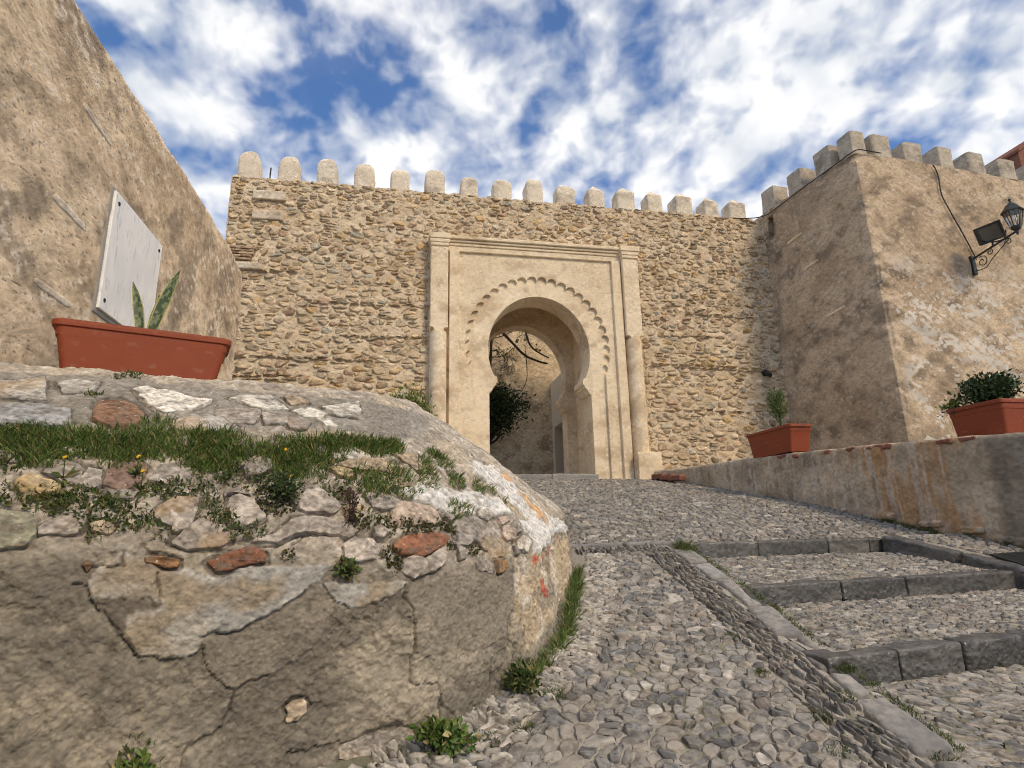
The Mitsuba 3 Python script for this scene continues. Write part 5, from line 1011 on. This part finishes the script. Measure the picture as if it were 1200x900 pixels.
shrub('leafy_plant', 'dark green leafy plant at the foot of the bank, nearest the camera', 'plant', floor_pt(.20, 2.60)+[0, 0, .07], (.13, .07, .06), 620, .036, 'grass_leaf', rng, 8, .6)
shrub('leafy_plant', 'green plant at the foot of the bank just below the grass verge', 'plant', floor_pt(.60, 2.96)+[0, 0, .07], (.08, .07, .075), 420, .034, 'weed_leaf', rng, 8, .45)
shrub('leafy_plant', 'tiny plant at the bottom of the cement face near the lower photo edge', 'plant', bp(-.62, .22, .03), (.05, .04, .04), 160, .034, 'grass_leaf', rng, 6, .4)
# grass verge at the corner of the bank and tufts in the paving joints
yb = np.linspace(3.05, 4.55, 340); xb = TX(yb)+.015+.07*rng.random(340)*np.interp(yb, [3.05, 3.3, 4.1, 4.55], [.5, 1.3, 1.1, .4]); base = np.c_[xb, yb, ramp_z(xb, yb)]
V_, F_, U_ = blades(base, np.tile([[.25, -.1, .95]], (340, 1)), 7, .085, .0026, rng, .9); k = free('verge_grass'); scene[k] = ply((V_, F_), 'grass_leaf', False, uv=U_); L(k, 'clump of long grass at the foot of the rounded bank corner', 'grass', kind='stuff')
js = []
def joint(x, y, zf, m, r, ln): 
    a = rng.uniform(0, 6.283, m); q = r*np.sqrt(rng.random(m)); X, Y = x+q*np.cos(a), y+q*np.sin(a); js.append(blades(np.c_[X, Y, zf(X, Y)], np.tile([[0, 0, 1.]], (m, 1)), 2, ln, .002, rng, .9))
for y in np.linspace(2.35, 5.0, 40): joint(float(KX(y))+.15+.02*rng.random(), y, lambda x, y: ramp_z(x, y)+.0, int(rng.integers(4, 40)), .03, .03)
for x, y, m, r, ln in ((2.50, 5.02, 260, .09, .09), (2.46, 4.9, 120, .06, .06), (2.4, 4.2, 60, .04, .04), (2.33, 3.0, 120, .05, .05), (2.12, 2.75, 60, .05, .03), (1.90, 2.62, 90, .05, .03), (1.86, 3.0, 70, .04, .03), (1.80, 2.4, 70, .05, .03), (1.95, 3.4, 50, .04, .03), (.55, 2.72, 90, .05, .04), (.75, 2.95, 80, .05, .04), (.38, 2.66, 70, .05, .04), (2.2, 2.3, 70, .06, .03), (2.02, 2.5, 60, .05, .03)): joint(x, y, ramp_z, m, r, ln)
for _ in range(26):
    x, y = rng.uniform(1.7, 3.0), rng.uniform(5.4, 7.6); joint(x, y, road_z, int(rng.integers(10, 40)), .07, .025)
for _ in range(30):
    y = rng.uniform(4.6, 6.5); x = float(np.interp(y, [4.3, 5.3, 6.2, 9], [6.3, 6.0, 5.95, 5.95])); joint(x-.05*rng.random(), y, lambda x, y: np.where(y > 5.5, road_z(x, y), side_z(x, y)), int(rng.integers(20, 60)), .06, .06)
for x, y in ((5.22, 4.88), (5.3, 4.70), (5.38, 4.45), (5.15, 5.0)): joint(x, y, side_z, 40, .04, .035)
m, uv = join(js); k = free('joint_grass'); scene[k] = ply(m, 'weed_leaf', False, uv=uv); L(k, 'short grass and moss growing in the joints of the paving', 'grass', kind='stuff')
shrub('yellow_bush', 'yellow-green bush behind the top of the bank at the gate left column', 'bush', (.22, 12.3, 3.10), (.50, .30, .72), 3600, .085, 'bush_leaf', rng, 16, .45, root=(.22, 12.3, 2.25), clumps=30)

# ------------------------------------------------------------------ planters
def rrect(a, b, r, z, n=7):
    e = []
    for cx, cy, a0 in ((a-r, b-r, 0), (-a+r, b-r, 1), (-a+r, -b+r, 2), (a-r, -b+r, 3)):
        th = np.linspace(a0*math.pi/2, (a0+1)*math.pi/2, n); e.append(np.c_[cx+r*np.cos(th), cy+r*np.sin(th), np.full(n, z)])
    return np.vstack(e)
def planter(key, label, loc, rz, ln, dp, h, rx=0.):
    k = thing(key, label, 'planter', 'long terracotta coloured planters'); P = lambda m: xf(m, loc, rz=rz, rx=rx)
    a, b = ln/2, dp/2; s = .84
    R = [rrect(a*s*.5, b*s*.5, .03, .0), rrect(a*s, b*s, .035, .0), rrect(a*s+.004, b*s+.004, .035, .008), rrect(a*.955, b*.94, .038, h*.72), rrect(a*.972, b*.96, .04, h*.735), rrect(a*.98, b*.965, .04, h*.90), rrect(a*.90, b*.86, .03, h*.90)]
    scene[k+'__body'] = ply(P(ring_loft(R, (True, False))), 'planter_plastic', 35)
    R = [rrect(a*.93, b*.90, .03, h*.885), rrect(a*.99, b*.985, .042, h*.875), rrect(a*1.02, b*1.03, .045, h*.885), rrect(a*1.025, b*1.04, .045, h*.96), rrect(a*1.01, b*1.02, .045, h*.985), rrect(a*.97, b*.95, .04, h), rrect(a*.93, b*.88, .035, h*.985), rrect(a*.91, b*.86, .03, h*.86)]
    scene[k+'__rim'] = ply(P(ring_loft(R, (False, False))), 'planter_plastic', 35)
    scene[k+'__soil'] = ply(P(xf(rbox((ln*.9, dp*.84, .08), .02, 4, .03, 3, 9), (0, 0, h*.86))), 'soil', True); return k
P1 = planter('planter', 'long brick-red planter with a snake plant on top of the stone bank', (-1.60, 3.96, 1.79), .33, .93, .34, .36)
P2 = planter('planter', 'brick-red planter holding a small upright conifer, standing near the tower foot', (6.18, 8.72, 1.99), 1.56, 1.22, .40, .43, 0.)
P3 = planter('planter', 'brick-red planter full of dark shrub at the right edge of the photo', (6.55, 5.40, 1.76), 1.58, .66, .50, .40)
k = thing('snake_plant', 'variegated snake plant with three stiff upright leaves in the planter on the bank', 'plant')
def sword(base, dirn, bend, ln, w, cut=False):
    n = 16; u = np.linspace(0, 1, n); base = np.asarray(base, float); d = unit(np.asarray(dirn, float)); c = base+np.outer(u*ln, d)+np.outer((u**2)*ln, np.asarray(bend)); side = unit(np.cross(d, [.2, -1., .1])); fr_ = unit(np.cross(side, d))
    wd = w*np.interp(u, [0, .25, .6, .85, 1], [.55, .85, 1, .62, .03 if not cut else .6]); V, U = [], []
    for v in (-1, -.5, 0, .5, 1): V.append(c+side*(wd*v)[:, None]+fr_*(wd*.35*(1-v*v))[:, None]*-1); U.append(np.c_[np.full(n, (v+1)/2), u+base[0]])
    V2 = [a+fr_*.006 for a in V[::-1]]; V = np.stack(V+V2, 1); U = np.stack(U+U[::-1], 1); m, kk = V.shape[:2]; F = []
    for i in range(m-1):
        for j in range(kk): F.append([i*kk+j, i*kk+(j+1) % kk, (i+1)*kk+(j+1) % kk, (i+1)*kk+j])
    return (V.reshape(-1, 3), tri(np.array(F))), U.reshape(-1, 2)
for bs, dr_, bd, ln, w, ct in (((-1.645, 3.97, 2.06), (-.06, 0, 1), (-.14, 0, .0), .46, .031, False), ((-1.615, 3.98, 2.06), (.12, 0, 1), (.02, 0, 0), .38, .028, True), ((-1.60, 3.95, 2.06), (.15, 0, 1), (.11, 0, 0), .56, .036, False)):
    m, uv = sword(bs, dr_, bd, ln, w, ct); add(k+('__cut_leaf' if ct else '__leaf'), m, 'snake_leaf', True, uv=uv)
rng = np.random.default_rng(44)
k = thing('conifer_sapling', 'small upright conifer with feathery sprays in the middle planter', 'plant'); c0 = np.array([6.18, 8.62, 2.38]); scene[k+'__stem'] = ply(tube(curve([c0, c0+[.01, 0, .25], c0+[0, .01, .6]], 10), np.linspace(.016, .005, 10), 6), 'bark', 40)
pp_, dd_ = [], []
for i in range(36):
    z = .12+.44*rng.random(); a = rng.uniform(0, 6.283); r = .17*(1-.55*abs(z-.3)/.3); tip = c0+np.array([math.cos(a)*r, math.sin(a)*r, z+.16]); b0 = c0+[0, 0, z*.8]
    w = rng.random((45, 1)); p_ = b0*(1-w)+tip*w+rng.normal(size=(45, 3))*.014; pp_.append(p_); dd_.append(unit((tip-b0)+rng.normal(size=(45, 3))*.12))
V_, F_, U_ = leaves(np.vstack(pp_), np.vstack(dd_), .05, rng, .25); scene[k+'__sprays'] = ply((V_, F_), 'grass_leaf', False, uv=U_)
shrub('planter_shrub', 'dense dark evergreen shrub growing in the planter at the right edge', 'bush', (6.55, 5.36, 2.30), (.27, .27, .17), 2300, .055, 'dark_leaf', rng, 14, .5, root=(6.48, 5.4, 2.1), clumps=26)
shrub('trailing_sprig', 'thin light green sprig leaning over the rim beside the dark shrub', 'plant', (6.38, 5.68, 2.20), (.12, .20, .05), 150, .05, 'bush_leaf', rng, 8, .5, root=(6.46, 5.6, 2.1))
for nm, c, lab in (('violet_flowers', (6.18, 8.3, 2.40), 'few violet flowers at the near end of the middle planter'), ('violet_flowers', (6.36, 5.62, 2.12), 'small violet flowers under the sprig in the right planter')):
    k = thing(nm, lab, 'flowers')
    for j in range(7):
        o = np.array(c)+rng.normal(size=3)*[.05, .09, .012]; a = np.arange(5)*1.257; V_, F_, U_ = leaves(np.repeat(o[None], 5, 0), np.c_[np.cos(a), np.sin(a), np.full(5, .4)], .03, rng, .8); add(k+'__blossom', (V_, F_), 'violet_petal', False)
    o = rng.normal(size=(60, 3))*[.06, .1, .012]; d_ = unit(rng.normal(size=(60, 3))+[0, 0, .5]); V_, F_, U_ = leaves(np.array(c)+o-[0, 0, .015], d_, .035, rng, .6); scene[k+'__leaves'] = ply((V_, F_), 'dark_leaf', False, uv=U_)

# ------------------------------------------------------------------ courtyard vine and bush
k = thing('bare_vine', 'leafless climbing vine with twisting dark branches over the courtyard', 'vine')
rng = np.random.default_rng(55); br = []; tips = []
def branch(p, d, ln, r, depth):
    n = 10; pts = [np.array(p, float)]; d = unit(np.array(d, float))
    for i in range(n): d = unit(d+rng.normal(size=3)*.30+np.array([0, 0, -.02])); pts.append(pts[-1]+d*ln/n)
    pts = np.array(pts); br.append(tube(pts, np.linspace(r, r*.45, n+1), 5)); tips.append(pts[-1])
    if depth > 0:
        for i in rng.integers(3, n+1, 3+depth): branch(pts[i], unit(d+rng.normal(size=3)*.9), ln*(.45+.3*rng.random()), r*.55, depth-1)
main = curve([(2.75, 18.6, 1.9), (2.72, 18.55, 4.0), (2.85, 18.4, 6.0), (2.9, 18.2, 7.3)], 24); scene[k+'__stem'] = ply(tube(main, np.linspace(.07, .04, 24), 7), 'bark', 40)
for p, d in (((2.88, 18.25, 7.0), (1, -.1, .15)), ((2.87, 18.3, 6.6), (.8, -.2, .5)), ((2.85, 18.4, 6.2), (-.6, -.2, .4)), ((2.9, 18.2, 7.2), (.5, -.3, .5)), ((2.86, 18.4, 6.4), (1, -.2, -.1)), ((2.9, 18.2, 7.2), (-.8, -.2, .2))): branch(p, d, 1.6, .020, 3)
for pts, r in (([(3.0, 18.2, 7.5), (3.5, 18.1, 6.9), (4.1, 18.1, 6.35), (4.75, 18.2, 6.2)], .05), ([(4.0, 18.1, 7.4), (4.15, 18.1, 6.8), (4.5, 18.1, 6.5), (4.8, 18.2, 6.4)], .035), ([(4.0, 18.2, 6.6), (4.05, 18.2, 5.8), (3.8, 18.2, 5.25), (3.45, 18.2, 5.3)], .016), ([(2.85, 18.3, 6.2), (2.8, 18.2, 5.4), (2.95, 18.2, 4.9)], .02)): br.append(tube(curve(pts, 18), np.linspace(r, r*.6, 18), 6))
scene[k+'__branches'] = ply(cat(*br), 'bark', 40); tp = np.array(tips); tp = tp[tp[:, 2] > 6.2]
pos = tp[rng.integers(0, len(tp), 260)]+rng.normal(size=(260, 3))*.07; V_, F_, U_ = leaves(pos, unit(rng.normal(size=(260, 3))), .12, rng, .7); scene[k+'__leaves'] = ply((V_, F_), 'bush_leaf', False, uv=U_)
k = shrub('courtyard_tree', 'dense dark evergreen crown on a slim pale trunk against the courtyard wall', 'tree', (2.72, 17.6, 4.55), (1.05, .6, .78), 6200, .12, 'dark_leaf', rng, 16, .45, root=(2.62, 17.7, 3.4), clumps=34, hang=.25)
scene[k+'__trunk'] = ply(tube(curve([(2.62, 17.7, 1.85), (2.60, 17.7, 2.6), (2.63, 17.7, 3.6)], 12), np.linspace(.055, .04, 12), 8), 'bark', 40)

# ------------------------------------------------------------------ lantern on its bracket, and the floodlight
k = thing('lantern_bracket', 'black wrought iron bracket with scrolls on the tower face, carrying the lantern', 'bracket')
lx, ly, lz = 12.64, 9.86, 6.5; ws = float(tface(lx, 6.5)[1])
scene[k+'__wall_plate'] = ply(xf(rbox((.10, .07, .46), .015, 4), (lx, ws+.015, 6.47)), 'iron', 35)
e = (lx+.02, ws-1.02, 6.78)
scene[k+'__arm'] = ply(tube([(lx, ws, 6.62), (lx+.005, ws-.25, 6.66), e], .022, 8), 'iron', 40)
def scroll(c, r0, r1, a0, a1, n=26): a = np.linspace(a0, a1, n); r = np.linspace(r0, r1, n); return np.c_[np.full(n, c[0]), c[1]+r*np.cos(a), c[2]+r*np.sin(a)]
for c, r0, r1, a0, a1 in (((lx, ws-.20, 6.47), .13, .03, 1.2, 9.2), ((lx, ws-.40, 6.60), .07, .02, 2.2, 9.5), ((lx, ws-.82, 6.64), .08, .02, -.2, 8.2)): add(k+'__scroll', tube(scroll(c, r0, r1, a0, a1), .010, 6), 'iron', 40)
add(k+'__scroll', tube(curve([(lx, ws, 6.34), (lx, ws-.22, 6.30), (lx, ws-.45, 6.45), (lx, ws-.62, 6.55), (lx, ws-.85, 6.70)], 24), .010, 6), 'iron', 40)
k = thing('wall_lantern', 'black iron street lantern with clear glass on the end of the bracket', 'lantern')
def hexr(r, z, n=6): a = np.arange(n)*2*math.pi/n+.3; return np.c_[e[0]+r*np.cos(a), e[1]+r*np.sin(a), np.full(n, z)]
b0 = e[2]
scene[k+'__base'] = ply(ring_loft([hexr(.02, b0-.08), hexr(.03, b0), hexr(.085, b0+.05), hexr(.10, b0+.10), hexr(.09, b0+.11)]), 'iron', False)
scene[k+'__roof'] = ply(ring_loft([hexr(.19, b0+.43), hexr(.21, b0+.435), hexr(.20, b0+.46), hexr(.11, b0+.57), hexr(.10, b0+.60), hexr(.05, b0+.64), hexr(.035, b0+.66)]), 'iron', False)
scene[k+'__finial'] = ply(cat(tube([(e[0], e[1], b0+.65), (e[0], e[1], b0+.72)], .02, 8), xf(trimesh.creation.icosphere(2, .028), (e[0], e[1], b0+.73)), tube([(e[0], e[1], b0+.74), (e[0], e[1], b0+.79)], [.012, .004], 6)), 'iron', 40)
lo_, hi_ = hexr(.095, b0+.10), hexr(.175, b0+.44)
for i in range(6):
    add(k+'__cage_bar', tube([lo_[i], hi_[i]], .010, 6), 'iron', 40); j = (i+1) % 6; mlo, mhi = (lo_[i]+lo_[j])/2, (hi_[i]+hi_[j])/2
    add(k+'__cage_bar', tube([mlo, mhi], .005, 5), 'iron', 40)
    c = np.array([e[0], e[1], 0]); sh = lambda p: np.r_[(c+(p-c)*[.95, .95, 1])]
    add(k+'__pane', (np.array([sh(lo_[i]), sh(lo_[j]), sh(hi_[j]), sh(hi_[i])]), np.array([[0, 1, 2], [0, 2, 3]])), 'lamp_glass', False)
scene[k+'__bulb'] = ply(cat(xf(trimesh.creation.icosphere(2, .045), (e[0], e[1], b0+.27), s=(1, 1, 1.5)), tube([(e[0], e[1], b0+.1), (e[0], e[1], b0+.22)], .025, 8)), 'bulb', True)
k = thing('floodlight', 'black rectangular floodlight clamped on the bracket beside the lantern, facing down left', 'floodlight')
def FP(m): return xf(xf(xf(m, (0, 0, 0), s=.98), (0, 0, 0), ry=-.30), (lx-.06, ws-.52, 6.99), rx=.30, rz=-.45)
scene[k+'__housing'] = ply(FP(cat(rbox((.50, .10, .40), .02, 4), xf(rbox((.40, .10, .30), .02, 4), (0, .08, 0)))), 'iron', 35)
scene[k+'__frame'] = ply(FP(cat(*[xf(rbox(sz, .008, 3), c) for sz, c in (((.50, .04, .045), (0, -.06, .178)), ((.50, .04, .045), (0, -.06, -.178)), ((.045, .04, .40), (-.228, -.06, 0)), ((.045, .04, .40), (.228, -.06, 0)))])), 'iron', 35)
scene[k+'__glass'] = ply(FP(xf(rbox((.42, .012, .32), .004, 3), (0, -.053, 0))), 'flood_glass', 35)
scene[k+'__yoke'] = ply(cat(tube([(lx, ws-.50, 6.70), (lx, ws-.50, 6.80)], .018, 6), tube(curve([(lx-.30, ws-.42, 6.98), (lx-.24, ws-.47, 6.82), (lx, ws-.5, 6.79), (lx+.26, ws-.56, 6.86), (lx+.30, ws-.60, 7.05)], 16), .016, 6)), 'iron', 40)
